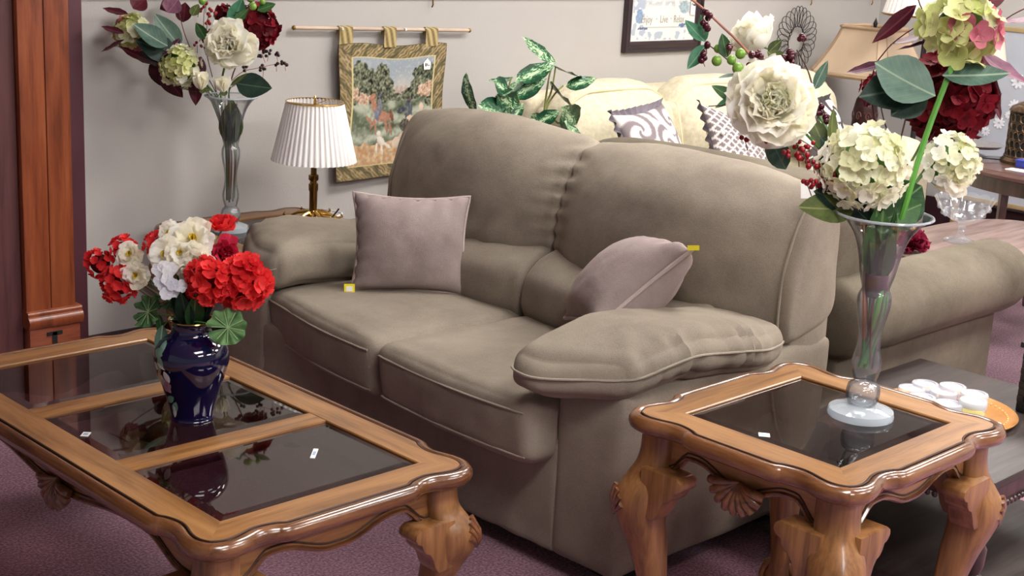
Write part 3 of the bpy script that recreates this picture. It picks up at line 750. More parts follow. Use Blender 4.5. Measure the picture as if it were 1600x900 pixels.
def hydrangea(par, c, d, R, n, matks, rnd, fs=.34, cover=.62, nump=4, cup=.22, name='floret', grad=False):
    d, a, b = basis(d); c = V(c)
    for i in range(n):
        t = 1 - (i+.5)/n*2*cover; ph = i*2.39996
        s = math.sqrt(max(0,1-t*t)); q = d*t + (a*math.cos(ph)+b*math.sin(ph))*s
        q = (q + V((rnd.uniform(-.12,.12),rnd.uniform(-.12,.12),rnd.uniform(-.12,.12)))).normalized()
        rr = R*rnd.uniform(.76,1.02)
        y = q.orthogonal().normalized(); y = (y*math.cos(i*1.7) + q.cross(y)*math.sin(i*1.7))
        qq = (q + V((rnd.uniform(-.45,.45),rnd.uniform(-.45,.45),rnd.uniform(-.45,.45)))).normalized()
        mk_ = matks[i % len(matks)] if not grad else (matks[-1] if t > .55 + rnd.uniform(-.25,.25) else matks[i % (len(matks)-1)])
        inst(name, flo(mk_, nump, cup), par, frame(c + q*rr, y, qq, R*fs*rnd.uniform(.88,1.12)))
    MB().ball(c - d*R*.05, R*.72, 12, 8).build('flower_core', M['stem'] if matks[0] not in ('crimson','red') else M['crimson'], par)
def stemtube(par, pts, r, matk='stem', name='stem', taper=.4):
    return MB().tube(spline(pts, 6), lambda q: r*(1-taper*q), 7).build(name, M[matk], par)
BALL = {}
def berry(par, p, r, matk, name='berry'):
    if matk not in BALL:
        BALL[matk] = MB().ball((0,0,0), 1, 10, 7).mesh('berry'); BALL[matk].materials.append(M[matk])
    return inst(name, BALL[matk], par, frame(p, V((0,1,0)), V((0,0,1)), r))
def B(x, y, t): return atT(x, y, t)
# ------------------------------------------------------------------ trumpet vases
VP = [(.070,0),(.071,.006),(.069,.014),(.050,.022),(.030,.028)]
def trumpet(name, label, base, k=1.0, kr=1.0):
    t = thing(name, label, 'vase', base)
    foot = MB().lathe([(r*k*kr, z*k) for r, z in [(.0005,0),(.070,0),(.0715,.006),(.069,.014),(.050,.020),(.032,.024),(.0005,.026)]], base, 40).build('foot', M['glassfoot'], t)
    pr = [(.026,.022),(.034,.034),(.036,.050),(.033,.064),(.024,.072),(.028,.085),(.032,.100),(.031,.115),(.025,.140),(.024,.165),(.027,.185),(.033,.210),(.036,.230),(.034,.245),(.029,.255),(.031,.265),(.037,.285),(.042,.310),(.050,.340),(.062,.365),(.080,.385),(.096,.396),(.100,.399)]
    sp = [(p.x, p.y) for p in spline([V((r*k*kr, z*k, 0)) for r, z in pr], 3)]
    MB().lathe(sp + [(r-.0028, z) for r, z in sp[::-1]], base, 40).build('bowl', M['glass'], t, smooth=80)
    rim = [V(base) + V((.100*k*kr*math.cos(i*math.pi/24), .100*k*kr*math.sin(i*math.pi/24), .399*k)) for i in range(49)]
    MB().tube(rim, .0026*k, 6).build('rim', M['glassfoot'], t)
    MB().ball(V(base)+V((0,0,.047*k)), .030*k, 16, 10, (1,1,.8)).build('base_knop', vase_glass('knop_glass', .92, .4, 1.5, .12), t)
    return t
VR = V((2.515,1.454,.5386))
trumpet('trumpet_vase', 'clear glass trumpet vase on the end table at the loveseat right arm', VR, 1.065, .90)
VL = V((2.56,3.83,.4686))
trumpet('trumpet_vase', 'clear glass trumpet vase on the end table by the wall', VL, 1.09, .76)
rnd = random.Random(3)
def fl(name, label, cat, base, group): return thing(name, label, cat, base, group)
# ------------------------------------------------------------------ right bouquet
GR = 'silk flowers in the right trumpet vase'
NR = [VR + V((rnd.uniform(-.012,.012), rnd.uniform(-.012,.012), .10+.02*rnd.random())) for i in range(24)]
MR = [VR + V((rnd.uniform(-.02,.02), rnd.uniform(-.02,.02), .27)) for i in range(24)]
ix = [0]
def rootR():
    ix[0] = (ix[0]+1) % 24; return [NR[ix[0]], MR[ix[0]]]
r0 = rootR()
t = fl('peony', 'large open white peony facing forward over the loveseat back', 'flower', r0[0], GR)
c = B(1207,160,2.86); stemtube(t, r0 + [B(1330,300,2.93), B(1260,210,2.92), c], .004)
petals(t, c, -FW + UPV*.15 - RT*.1, .088, PEONY, 'white', rnd, .42, .56, .10)
petals(t, c - FW*.012, -FW + UPV*.1, .052, [(9,50,1,0),(8,30,1,0),(6,10,.95,0)], 'ivory', rnd, .5, .5, .1)
leaf(t, B(1228,265,2.9), B(1200,205,2.88), .28, 'dkgreen'); leaf(t, B(1300,240,2.9), B(1310,168,2.9), .22, 'olive', RT-FW)
leaf(t, B(1290,232,2.93), B(1268,180,2.93), .25, 'olive')
r0 = rootR()
t = fl('peony', 'white peony turned away, topmost beside the framed picture', 'flower', r0[0], GR)
c = B(1190,72,3.0); stemtube(t, r0 + [B(1335,290,2.97), B(1262,150,3.0), B(1220,90,3.0), c], .004)
petals(t, c, -RT*.7 + UPV*.65 - FW*.25, .064, [(8,70,1.0,-.1),(8,48,1.0,-.1),(7,28,.95,0),(6,12,.85,.05)], 'white', rnd, .5, .55, .05)
petals(t, c + RT*.012 - UPV*.02, RT*.5 - UPV*.7 - FW*.4, .052, [(3,60,1,0),(2,30,1,0)], 'white', rnd, .35, .5, .06)
leaf(t, B(1200,82,2.98), B(1222,62,2.97), .3, 'olive'); leaf(t, B(1228,100,2.97), B(1200,80,2.96), .35, 'olive')
leaf(t, B(1236,112,2.98), B(1222,88,2.98), .3, 'olive')
r0 = rootR()
t = fl('hydrangea', 'round white hydrangea at the front just above the vase rim', 'flower', r0[0], GR)
c = B(1350,262,2.86); stemtube(t, r0 + [B(1368,345,2.93), c], .0035)
hydrangea(t, c, -FW + UPV*.2, .085, 120, ['white','white','ivory','ivorygreen'], rnd, .225, .68, 4, .35, grad=True)
leaf(t, B(1335,326,2.87), B(1252,318,2.83), .30, 'olive', -FW+UPV*.5); leaf(t, B(1345,322,2.88), B(1276,296,2.85), .30, 'dkgreen', -FW+UPV*.3)
r0 = rootR()
t = fl('hydrangea', 'loose white-green hydrangea leaning right over the glass compote', 'flower', r0[0], GR)
c = B(1480,255,2.93); stemtube(t, r0 + [B(1385,340,2.93), B(1420,300,2.92), c - RT*.03], .003)
for q in range(6):
    MB().tube([B(1420,300,2.92), B(1438+6*q,272-8*q,2.92), B(1462+4*q,290-14*q,2.91)], .0014, 5).build('flower_stalk', M['stem'], t)
hydrangea(t, c, RT*.6 - FW*.8, .058, 56, ['ivory','white','ivorygreen'], rnd, .28, .55, 4, .35, grad=True)
petals(t, B(1495,285,2.9), -FW - UPV*.2, .028, [(4,80,1,0),(4,60,.9,0)], 'white', rnd, .2, .6, .05)
leaf(t, B(1372,345,2.90), B(1442,290,2.88), .46, 'green', -FW + UPV*.1, peak=.55)
leaf(t, B(1376,345,2.89), B(1440,318,2.87), .45, 'green', -FW + UPV*.2, peak=.5)
leaf(t, B(1360,348,2.88), B(1330,318,2.86), .4, 'dkgreen', -FW)
r0 = rootR()
t = fl('hydrangea', 'large dark crimson hydrangea on the right of the bouquet', 'flower', r0[0], GR)
c = B(1478,150,3.06); stemtube(t, r0 + [B(1375,330,2.97), B(1420,260,3.02), c], .004)
hydrangea(t, c, -FW + UPV*.1, .098, 110, ['crimson'], rnd, .28, .6)
c2 = B(1372,140,3.1); hydrangea(t, c2, -FW, .035, 22, ['crimson'], rnd, .45, .6)
stemtube(t, [B(1420,260,3.03), B(1385,200,3.08), c2], .002, 'burg')
r0 = rootR()
t = fl('hydrangea', 'lime green hydrangea with pink petals topping a bright green stem', 'flower', r0[0], GR)
c = B(1500,48,2.88); stemtube(t, r0 + [B(1382,420,2.95), B(1412,330,2.88), B(1446,215,2.86), B(1496,80,2.86), c], .0065, 'stembright', taper=.1)
hydrangea(t, c, UPV*.5 - FW, .072, 30, ['limepink','limepink','rose','limepink','ivorygreen'], rnd, .44, .6, 4, .3)
leaf(t, B(1462,150,2.85), B(1374,92,2.84), .40, 'teal', -FW + UPV*.35, .15, .12, peak=.5)
leaf(t, B(1458,128,2.88), B(1346,146,2.86), .30, 'dkgreen', -FW + UPV*.25, .12, .2, peak=.5)
leaf(t, B(1450,135,2.89), B(1395,180,2.87), .36, 'dkgreen', -FW, .1, .15, peak=.5)
leaf(t, B(1472,118,2.85), B(1582,108,2.84), .20, 'teal', -FW + UPV*.5, .1, .15)
# burgundy foliage sprays, right
def spray(label, group, base, path, leaves, stemk='burg', r=.002):
    t = fl('burgundy_leaf_spray', label, 'leaf spray', base[0], group)
    stemtube(t, base + path, r, stemk)
    for b_, e_, w, mk, nr in leaves: leaf(t, b_, e_, w*1.3, mk, nr, .18, .25, wav=.015)
    return t
spray('burgundy leaf spray arching up left beside the tan lampshade', GR, rootR(), [B(1385,330,2.98), B(1362,140,3.0), B(1385,78,2.98), B(1440,36,2.98)],
      [(B(1432,8,2.97),B(1360,62,2.99),.12,'burg',UPV*.5-FW), (B(1455,55,2.97),B(1392,58,2.97),.2,'burg',UPV-FW*.5), (B(1465,60,2.95),B(1400,66,2.95),.14,'purple',UPV-FW*.3),
       (B(1382,98,2.97),B(1322,106,2.98),.13,'purple',UPV*.7-FW), (B(1366,130,3.0),B(1352,170,3.02),.2,'burg',-FW)])
spray('purple leaf spray reaching past the right edge of the picture', GR, rootR(), [B(1400,330,2.99), B(1500,130,3.04), B(1560,40,3.02), B(1620,5,3.0)],
      [(B(1535,85,3.0),B(1612,118,2.96),.2,'purple',UPV-FW*.6), (B(1545,110,3.02),B(1574,185,3.03),.13,'burg',RT*.5-FW), (B(1565,35,3.0),B(1618,22,2.96),.25,'purple',UPV-FW*.5),
       (B(1520,10,3.03),B(1575,-6,3.02),.2,'burg',-FW), (B(1556,48,3.01),B(1556,5,3.02),.2,'burg',-FW+RT*.3)])
t = fl('leaf_twig', 'thin dark twig rising above the lime hydrangea', 'twig', rootR()[0], GR)
stemtube(t, [ORG[t], VR+V((0,0,.27)), B(1400,250,3.03), B(1445,60,3.03), B(1435,0,3.02), B(1428,-30,3.02)], .0022, 'twig')
# berry branches
def branch(name, label, cat, group, base, path, r, stemk, berries, bk, br, leaves=(), rn=rnd, apples=()):
    t = fl(name, label, cat, base[0], group); stemtube(t, base + path, r, stemk, taper=.5)
    for (x, y, tt, n, sp) in berries:
        for q in range(n):
            p = B(x + rn.uniform(-sp,sp), y + rn.uniform(-sp,sp), tt + rn.uniform(-.015,.015)); berry(t, p, br*rn.uniform(.85,1.15), bk)
        MB().tube([B(x,y,tt), B(x+rn.uniform(-6,6), y+sp+9, tt+.005)], .0011, 5).build('berry_stalk', M[stemk], t)
    for (b_, e_, w, mk, nr) in leaves: leaf(t, b_, e_, w, mk, nr)
    for (x, y, tt, rr) in apples: berry(t, B(x,y,tt), rr, 'apple', 'crabapple')
    return t
F_ = -FW
branch('berry_branch', 'pinkish branch of dark berries arching left over the framed picture', 'berry branch', GR, rootR(), [B(1345,300,2.97), B(1250,190,2.95), B(1195,115,2.93), B(1160,72,2.92), B(1125,38,2.92), B(1092,8,2.92), B(1060,-14,2.92)], .0042, 'twigpink',
       [(1102,19,2.9,2,3),(1107,26,2.9,2,3),(1098,36,2.9,1,1),(1105,42,2.9,2,3),(1142,73,2.9,3,4),(1103,72,2.9,2,3),(1101,84,2.9,3,3),(1096,90,2.9,3,5),(1178,86,2.88,5,8),(1188,95,2.88,5,8),(1168,104,2.88,2,3)], 'berrydk', .0070,
       [(B(1101,64,2.92),B(1072,30,2.91),.24,'mint',F_+RT*.3),(B(1101,66,2.92),B(1094,22,2.92),.2,'mint',F_-RT*.3),(B(1103,70,2.92),B(1074,106,2.91),.24,'mint',F_+UPV*.3),(B(1136,90,2.92),B(1129,52,2.91),.28,'green',F_)])
branch('crabapple_branch', 'branch of green crabapples with leaves left of the white peonies', 'fruit branch', GR, rootR(), [B(1335,305,2.98), B(1230,180,2.97), B(1175,130,2.95), B(1135,92,2.94), B(1107,70,2.94)], .0025, 'twig', [], 'berrydk', .006,
       [(B(1152,116,2.94),B(1122,118,2.93),.3,'teal',UPV+F_*.4),(B(1164,118,2.92),B(1172,132,2.9),.35,'mint',F_),(B(1180,128,2.93),B(1160,142,2.91),.3,'green',F_),(B(1156,158,2.93),B(1114,131,2.92),.24,'green',F_+UPV*.5),(B(1152,148,2.92),B(1118,166,2.9),.14,'mint',F_+UPV*.4),(B(1165,205,2.9),B(1144,181,2.9),.3,'green',F_)],
       apples=[(1120,95,2.9,.0112),(1122,76,2.93,.0095),(1143,94,2.89,.0100),(1153,107,2.87,.0122),(1157,84,2.9,.0112)])
stemtube(t, [B(1107,166,2.9), B(1150,163,2.9), B(1175,158,2.9)], .0012, 'twig', 'side_twig')
branch('berry_branch', 'dark berry cluster branch beside the wire wall ring', 'berry branch', GR, rootR(), [B(1345,290,2.98), B(1280,160,3.0), B(1262,110,3.0), B(1245,78,3.0)], .0028, 'twig',
       [(1254,62,2.97,6,5),(1235,84,2.96,4,5),(1230,96,2.95,6,7),(1229,108,2.95,5,6),(1280,170,2.95,4,7),(1296,190,2.95,4,7)], 'berrydk', .0070,
       [(B(1264,150,2.98),B(1240,108,2.97),.22,'olive',F_),(B(1272,140,3.0),B(1296,95,2.99),.2,'teal',F_+RT*.3),(B(1300,250,2.93),B(1282,196,2.93),.26,'dkgreen',F_),(B(1280,260,2.92),B(1306,215,2.9),.3,'green',F_+RT*.4)])
branch('berry_branch', 'red berry sprays hanging left above the white price tag', 'berry branch', GR, rootR(), [B(1350,320,2.94), B(1310,270,2.9), B(1262,225,2.88), B(1215,205,2.88)], .002, 'twig',
       [(x, y, 2.86+.02*((i*7) % 3), 3, 7) for i, (x, y) in enumerate([(1201,225),(1164,219),(1220,228),(1226,238),(1244,216),(1246,226),(1256,240),(1265,230),(1258,250),(1270,255),(1280,262),(1262,290),(1274,287),(1283,289),(1292,275),(1300,270),(1248,245),(1286,252),(1294,283),(1305,285)])], 'berryred', .0058,
       [(B(1318,262,2.9),B(1284,214,2.88),.24,'dkgreen',F_)])
# stems and foliage seen through the glass
t = fl('foliage_pick', 'dark green foliage inside the right trumpet vase', 'foliage', VR+V((0,0,.2)), GR)
for q in range(9):
    a = q*.7; p0 = VR + V((.012*math.cos(a), .012*math.sin(a), .29)); p1 = VR + V((.040*math.cos(a), .040*math.sin(a), .395+.02*(q % 3)))
    leaf(t, p0, p1, .24, ('dkgreen','olive','green')[q % 3], V((math.cos(a),math.sin(a),.3)))
MB().lathe([(.018,.255),(.023,.26),(.024,.30),(.020,.305)], VR, 12, cap=True).build('stem_wrap', mat('maroon_tape', srgb(70,40,44), .6), t)
# ------------------------------------------------------------------ left bouquet
GL = 'silk flowers in the left trumpet vase'
TL = depth(VL)
def rootL():
    a = rnd.random()*6; return [VL + V((.012*math.cos(a),.012*math.sin(a),.09+.02*rnd.random())), VL + V((.018*math.cos(a),.018*math.sin(a),.28))]
def BL(x, y, t): return atT(x, y, t - .0010*max(0, 345-x))
r0 = rootL(); t = fl('hydrangea', 'green and pink hydrangea among grey-green leaves at far upper left', 'flower', r0[0], GL)
c = BL(208,52,TL-.06); stemtube(t, r0 + [BL(338,150,TL-.02), BL(270,90,TL-.05), c], .004)
hydrangea(t, c, -RT*.6 + F_*.6 + UPV*.3, .056, 34, ['limepink','limepink','ivorygreen','rose','limepink'], rnd, .42, .6)
leaf(t, BL(262,72,TL-.14), BL(212,34,TL-.15), .3, 'teal', F_+UPV*.6, .15, .3); leaf(t, BL(282,74,TL-.1), BL(242,20,TL-.1), .26, 'teal', F_+RT*.5, .1, .3)
leaf(t, BL(275,84,TL-.12), BL(214,62,TL-.13), .34, 'dkgreen', F_+UPV*.2, .1); leaf(t, BL(262,88,TL-.12), BL(222,80,TL-.12), .3, 'dkgreen', F_, .1)
r0 = rootL(); t = fl('hydrangea', 'pale cream hydrangea left of the white peony by the wall', 'flower', r0[0], GL)
c = BL(282,104,TL-.12); stemtube(t, r0 + [BL(325,148,TL-.06), c], .003); hydrangea(t, c, F_-RT*.2, .062, 70, ['ivory','ivorygreen','limepink'], rnd, .26, .62, 4, .3, grad=True)
leaf(t, BL(330,140,TL-.1), BL(283,132,TL-.12), .2, 'olive', UPV+F_)
r0 = rootL(); t = fl('peony', 'open white peony in front of the plain wall at upper left', 'flower', r0[0], GL)
c = BL(359,72,TL-.16); stemtube(t, r0 + [BL(345,140,TL-.06), c], .004); petals(t, c, F_+UPV*.1, .082, PEONY, 'white', rnd, .42, .56, .10)
for x, y, lb in ((314,128,'closed white bud at the left of the trumpet vase rim'),(348,132,'closed white bud at the middle of the trumpet vase rim')):
    r0 = rootL(); t = fl('rosebud', lb, 'flower bud', r0[0], GL); c = BL(x, y+12, TL-.17); stemtube(t, r0 + [BL(340,158,TL-.03), c], .0025)
    petals(t, c, UPV+F_*.4, .046, [(4,28,1,0),(4,12,1,0),(3,3,.9,0)], 'white', rnd, .55, .5, .03); leaf(t, c - UPV*.012, c + UPV*.012 + RT*.01, .4, 'olive', F_)
r0 = rootL(); t = fl('hydrangea', 'crimson hydrangea right of the white peony by the wall', 'flower', r0[0], GL)
c = BL(398,42,TL-.04); stemtube(t, r0 + [BL(360,130,TL-.02), c], .003, 'twig'); hydrangea(t, c, F_+RT*.3-UPV*.1, .07, 60, ['crimson'], rnd, .34, .6)
hydrangea(t, BL(350,22,TL), F_, .03, 20, ['crimson'], rnd, .5, .6)
spray('burgundy leaf spray arching left down against the wall', GL, rootL(), [BL(335,148,TL), BL(285,110,TL+.03), BL(235,88,TL+.02), BL(190,60,TL), BL(196,25,TL)],
      [(BL(200,22,TL-.12),BL(161,7,TL-.10),.17,'burg',UPV+F_),(BL(194,52,TL-.12),BL(159,36,TL-.10),.17,'burg',UPV+F_),(BL(194,62,TL-.12),BL(155,75,TL-.10),.17,'burg',UPV+F_*.6),(BL(250,100,TL-.10),BL(190,64,TL-.10),.16,'burg',UPV+F_),(BL(240,92,TL),BL(262,140,TL),.26,'burg',F_),(BL(250,112,TL),BL(286,154,TL),.2,'burg',F_),(BL(235,88,TL),BL(258,96,TL),.4,'burg',F_),(BL(282,60,TL-.12),BL(252,82,TL-.14),.14,'purple',F_+UPV)])
spray('purple leaf standing up and drooping over the trumpet vase rim', GL, rootL(), [BL(335,160,TL-.05), BL(318,130,TL-.1), BL(308,95,TL-.12)],
      [(BL(303,122,TL-.13),BL(313,86,TL-.13),.3,'purple',F_),(BL(306,120,TL-.13),BL(304,164,TL-.13),.2,'burg',F_)])
spray('wine-red leaf sprays at the top of the wall bouquet', GL, rootL(), [BL(340,150,TL), BL(295,70,TL), BL(278,10,TL), BL(274,-20,TL)],
      [(BL(275,5,TL),BL(252,12,TL-.02),.35,'burg',F_),(BL(286,35,TL),BL(288,2,TL),.3,'burg',F_),(BL(208,14,TL-.06),BL(228,-5,TL-.06),.4,'burg',F_),(BL(262,20,TL-.04),BL(278,-4,TL-.04),.4,'purple',F_)], 'twig')
branch('berry_branch', 'dark berry sprig pointing right from the wall bouquet', 'berry branch', GL, rootL(), [BL(352,148,TL-.04), BL(375,115,TL-.05), BL(405,106,TL-.06), BL(445,97,TL-.06)], .0017, 'twigpink',
       [(445,97,TL-.06,5,5),(412,108,TL-.06,6,6),(432,100,TL-.06,2,3),(384,107,TL-.06,3,4),(409,82,TL-.04,7,7),(420,82,TL-.04,5,5),(432,86,TL-.04,3,4)], 'berryblk', .0055)
branch('berry_branch', 'red berry twigs upright behind the wall peony', 'berry branch', GL, rootL(), [BL(340,150,TL-.02), BL(322,80,TL-.06), BL(318,40,TL-.06), BL(322,-15,TL-.06)], .002, 'twig',
       [(x, y, TL-.07, 3, 4) for x, y in [(308,70),(318,73),(316,52),(326,50),(322,8),(330,15),(326,25),(318,62),(312,14),(334,20),(324,36)]], 'berryred', .0055,
       [(BL(322,62,TL-.08),BL(306,36,TL-.09),.3,'green',F_),(BL(300,25,TL-.08),BL(310,5,TL-.08),.35,'olive',F_)])
branch('crabapple_branch', 'green apple and leaf branch at the top of the wall bouquet', 'fruit branch', GL, rootL(), [BL(345,148,TL-.02), BL(362,60,TL-.06), BL(375,20,TL-.08), BL(405,-5,TL-.08)], .002, 'twig', [], 'berrydk', .006,
       [(BL(362,40,TL-.1),BL(378,-4,TL-.1),.3,'mint',F_),(BL(364,38,TL-.12),BL(388,12,TL-.12),.2,'green',F_),(BL(402,16,TL-.1),BL(430,4,TL-.1),.3,'green',F_+UPV*.4),(BL(350,40,TL-.1),BL(368,24,TL-.1),.4,'green',F_)],
       apples=[(395,10,TL-.14,.0125),(391,-2,TL-.1,.012),(316,2,TL-.1,.012),(410,3,TL-.1,.010)])
r0 = rootL(); t = fl('magnolia_leaf', 'single broad blackish green leaf right of the trumpet vase rim', 'leaf', r0[0], GL)
stemtube(t, r0 + [BL(358,148,TL-.06), BL(368,133,TL-.1)], .002); leaf(t, BL(368,130,TL-.1), BL(424,136,TL-.11), .36, 'dkgreen', F_+UPV*.2, .1, .1); leaf(t, BL(360,134,TL-.11), BL(384,112,TL-.12), .2, 'olive', UPV+F_)
t = fl('foliage_pick', 'dark stems and foliage inside the left trumpet vase', 'foliage', VL+V((0,0,.2)), GL)
for q in range(8):
    a = q*.8; leaf(t, VL+V((.010*math.cos(a),.010*math.sin(a),.28)), VL+V((.036*math.cos(a),.036*math.sin(a),.40+.02*(q % 2))), .26, ('dkgreen','olive')[q % 2], V((math.cos(a),math.sin(a),.3)))
# ------------------------------------------------------------------ blue vase and its flowers
VB = V((1.590, 2.523, .4186))
t = thing('blue_vase', 'cobalt blue ceramic vase with painted blossoms on the coffee table', 'vase', VB)
blue = mat('cobalt_glaze', srgb(10,10,48), .06, .05, spec=.6, coat=.6)
bp = [(.0005,0),(.040,0),(.0415,.004),(.042,.012),(.047,.035),(.055,.062),(.064,.090),(.071,.115),(.0735,.135),(.071,.152),(.063,.167),(.050,.178),(.042,.184),(.0385,.192),(.0385,.203),(.041,.210),(.044,.213)]
bs = [(p.x,p.y) for p in spline([V((a*1.08,b*1.03,0)) for a, b in bp], 4)]
body = MB().lathe(bs, VB, 48).build('body', blue, t, smooth=80)
MB().tube([VB + V((.0475*math.cos(i*math.pi/24), .0475*math.sin(i*math.pi/24), .2194)) for i in range(49)], .0022, 6).build('gold_rim', M['brass'], t)
def rad(z): return next((a0 + (a1-a0)*(z-z0)/(z1-z0) for (a0,z0),(a1,z1) in zip(bs[:-1],bs[1:]) if z0 <= z <= z1 and z1 > z0), .05)
camang = math.atan2(-VB.y, -VB.x)
def decal(name, ang, z, L, w, rot, mk, n=6):
    mb = MB()
    def fn(a, b):
        s = (b-.5)*2*w*math.sin(math.pi*min(1,a*.98+.01))**.8; y = a*L
        dx = y*math.sin(rot) + s*math.cos(rot); dz = y*math.cos(rot) - s*math.sin(rot)
        zz = z + dz; r = rad(zz)+.0007; an = ang - dx/r
        return VB + V((r*math.cos(an), r*math.sin(an), zz))
    mb.grid(fn, n, 4).build(name, M[mk], t)
la = camang - .95
M['deco_green'] = mat('painted_leaf_green', srgb(120,160,140), .15, .15, 60); M['deco_white'] = mat('painted_white', srgb(222,216,214), .15, .1, 60); M['deco_pink'] = mat('painted_pink', srgb(190,140,160), .15, .15, 60)
for da, z, L, w, ro, mk in [(.05,.155,.034,.010,1.5,'deco_green'),(.02,.158,.026,.009,.5,'deco_green'),(0,.150,.034,.009,2.9,'deco_green'),(-.1,.150,.03,.009,-2.4,'deco_green'),(.18,.095,.028,.009,.3,'deco_white'),(-.02,.11,.03,.008,2.8,'deco_white'),
     (.02,.085,.018,.008,0,'deco_pink'),(.02,.085,.018,.008,1.25,'deco_pink'),(.02,.085,.018,.008,2.5,'deco_pink'),(.02,.085,.018,.008,-1.25,'deco_pink'),(.02,.085,.018,.008,-2.5,'deco_pink'),(.2,.062,.03,.008,2.2,'deco_green'),(.25,.05,.034,.008,2.7,'deco_green'),(.12,.04,.03,.006,3.0,'deco_white'),(.14,.125,.03,.004,1.2,'deco_white'),(-.12,.12,.022,.009,1.0,'deco_white')]:
    decal('painted_petal' if mk != 'deco_green' else 'painted_leaf', la+da*1.3, z, L, w, ro, mk)
GB = 'silk flowers in the blue vase'; TB = depth(VB)
def rootB():
    a = rnd.random()*6.28; return [VB + V((.012*math.cos(a),.012*math.sin(a),.08)), VB + V((.024*math.cos(a),.024*math.sin(a),.212))]
def geranium(label, x, y, dt, R, n, d, leaves=(), mk='red'):
    r0 = rootB(); t = fl('geranium', label, 'flower', r0[0], GB); c = B(x, y, TB+dt)
    stemtube(t, r0 + [c.lerp(r0[1], .35) + V((0,0,.015)), c], .0033, 'olivestem'); hydrangea(t, c, d, R, int(n*1.25), [mk], rnd, .36, .60, 5, .55)
    for l in leaves: leaf(t, *l)
    return t
M['olivestem'] = mat('olive_stem', srgb(120,112,80), .6, .1)
geranium('full red geranium head at the right of the blue vase bouquet', 378, 440, -.06, .052, 42, F_+RT*.3+UPV*.1)
geranium('red geranium head in the centre above the blue vase neck', 327, 440, -.10, .044, 34, F_+UPV*.1)
geranium('red geranium at far left, outermost against the grey wall', 156, 412, .02, .030, 14, F_-RT*.4)
geranium('red geranium drooping below the left white pansies', 186, 442, -.02, .036, 20, F_-UPV*.3)
geranium('small red geranium above the left white pansies', 192, 392, .02, .030, 14, F_+UPV*.5)
geranium('red geranium behind the white carnations at upper left', 252, 386, .0, .032, 16, F_+UPV*.3)
def rosef(label, x, y, dt, R, mk, d):
    r0 = rootB(); t = fl('rose', label, 'flower', r0[0], GB); c = B(x, y, TB+dt); stemtube(t, r0 + [c], .003, 'olivestem')
    petals(t, c, d, R, ROSE, mk, rnd, .45, .5, .07); return t
rosef('red ruffled rose topmost in the blue vase', 346, 360, -.02, .038, 'red', F_*.5+UPV)
rosef('raspberry rose right under the topmost red rose', 348, 396, -.04, .038, 'crimsonrose', F_+RT*.6)
rosef('raspberry rose behind the centre red geranium', 318, 410, -.02, .040, 'crimsonrose', F_+UPV*.3)
def whitef(label, x, y, dt, R, d, cent=True, lay=((6,80,1,0),(5,55,.8,0))):
    r0 = rootB(); t = fl('white_blossom', label, 'flower', r0[0], GB); c = B(x, y, TB+dt); stemtube(t, r0 + [c], .002)
    petals(t, c, d, R, lay, 'white', rnd, .25, .55, .08)
    if cent: petals(t, c - V(d).normalized()*-.002, d, R*.42, [(4,35,1,0)], 'yellow', rnd, .5, .45, .05)
    return t
whitef('large white blossom with yellow heart at the top of the blue vase bouquet', 303, 378, -.06, .050, F_+UPV*.4)
whitef('white ruffled carnation under the large white blossom', 300, 408, -.07, .050, F_-UPV*.2, False, ((8,85,1,0),(7,62,.9,0),(6,36,.75,0),(4,14,.6,0)))
whitef('white narcissus with yellow cup at upper left of the bouquet', 268, 366, -.05, .032, F_+UPV*.3-RT*.3)
whitef('white lily-like blossom with orange centre left of the carnation', 262, 396, -.08, .042, F_-RT*.2, True, ((6,72,1.05,0),))
whitef('white blossom with yellow heart right of the lily-like blossom', 283, 396, -.09, .034, F_)
whitef('white pansy beside the small red geranium at left', 205, 398, -.02, .032, F_-RT*.2+UPV*.2)
whitef('white pansy with yellow throat lower left of the bouquet', 212, 428, -.04, .034, F_+RT*.1-UPV*.2)
r0 = rootB(); t = fl('phlox_sprig', 'sprig of tiny white five-petal flowers at the front of the blue vase', 'flower', r0[0], GB)
stemtube(t, r0 + [B(290,470,TB-.08), B(265,440,TB-.11)], .0018)
for x, y in [(247,421),(257,417),(264,425),(250,439),(262,436),(270,444),(283,447),(260,459),(274,455),(255,445),(268,420)]:
    inst('floret', flo('snow',5,.12,.55), t, frame(B(x,y,TB-.12+rnd.uniform(-.01,.01)), UPV*math.cos(x)+RT*math.sin(x), F_+RT*rnd.uniform(-.3,.3)+UPV*rnd.uniform(-.3,.3), .0145))
def roundleaf(label, pts, par_name='geranium_leaf'):
    r0 = rootB(); t = fl(par_name, label, 'leaf', r0[0], GB)
    for (cx_, cy_, dt, R, d) in pts:
        c = B(cx_, cy_, TB+dt); stemtube(t, r0 + [c], .0018); d_, a, b = basis(d)
        mb = MB(); 
        def fn(q, w):
            an = w*2*math.pi*.97; r = q*R*(1+.05*math.sin(an*9))*(1 + .05*math.cos(an))
            return c + a*math.cos(an)*r + b*math.sin(an)*r + d_*(.10*r + .006*q*math.sin(an*9)*1.0 + .004*math.sin(an*3)*q)
        mb.grid(fn, 6, 54).build('leaf', M['geran'], t, smooth=80)
        for k in range(9):
            an = 2*math.pi*.97*k/9
            MB().tube([c + d_*.002, c + (a*math.cos(an)+b*math.sin(an))*R*.85 + d_*(.10*R*.85+.003)], .0009, 5).build('leaf_vein', M['vein'], t)
M['geran'] = petalmat('geranium_leaf', srgb(60,98,58), srgb(118,156,100), .15, 40); M['vein'] = mat('leaf_vein', srgb(140,170,120), .6, .05)
roundleaf('round scalloped geranium leaf hanging right of the blue vase neck', [(356,512,-.10,.040,F_+UPV*.3+RT*.2)])
roundleaf('geranium leaf hanging left of the blue vase neck', [(232,488,-.06,.036,F_*.8-RT*.5+UPV*.3)])
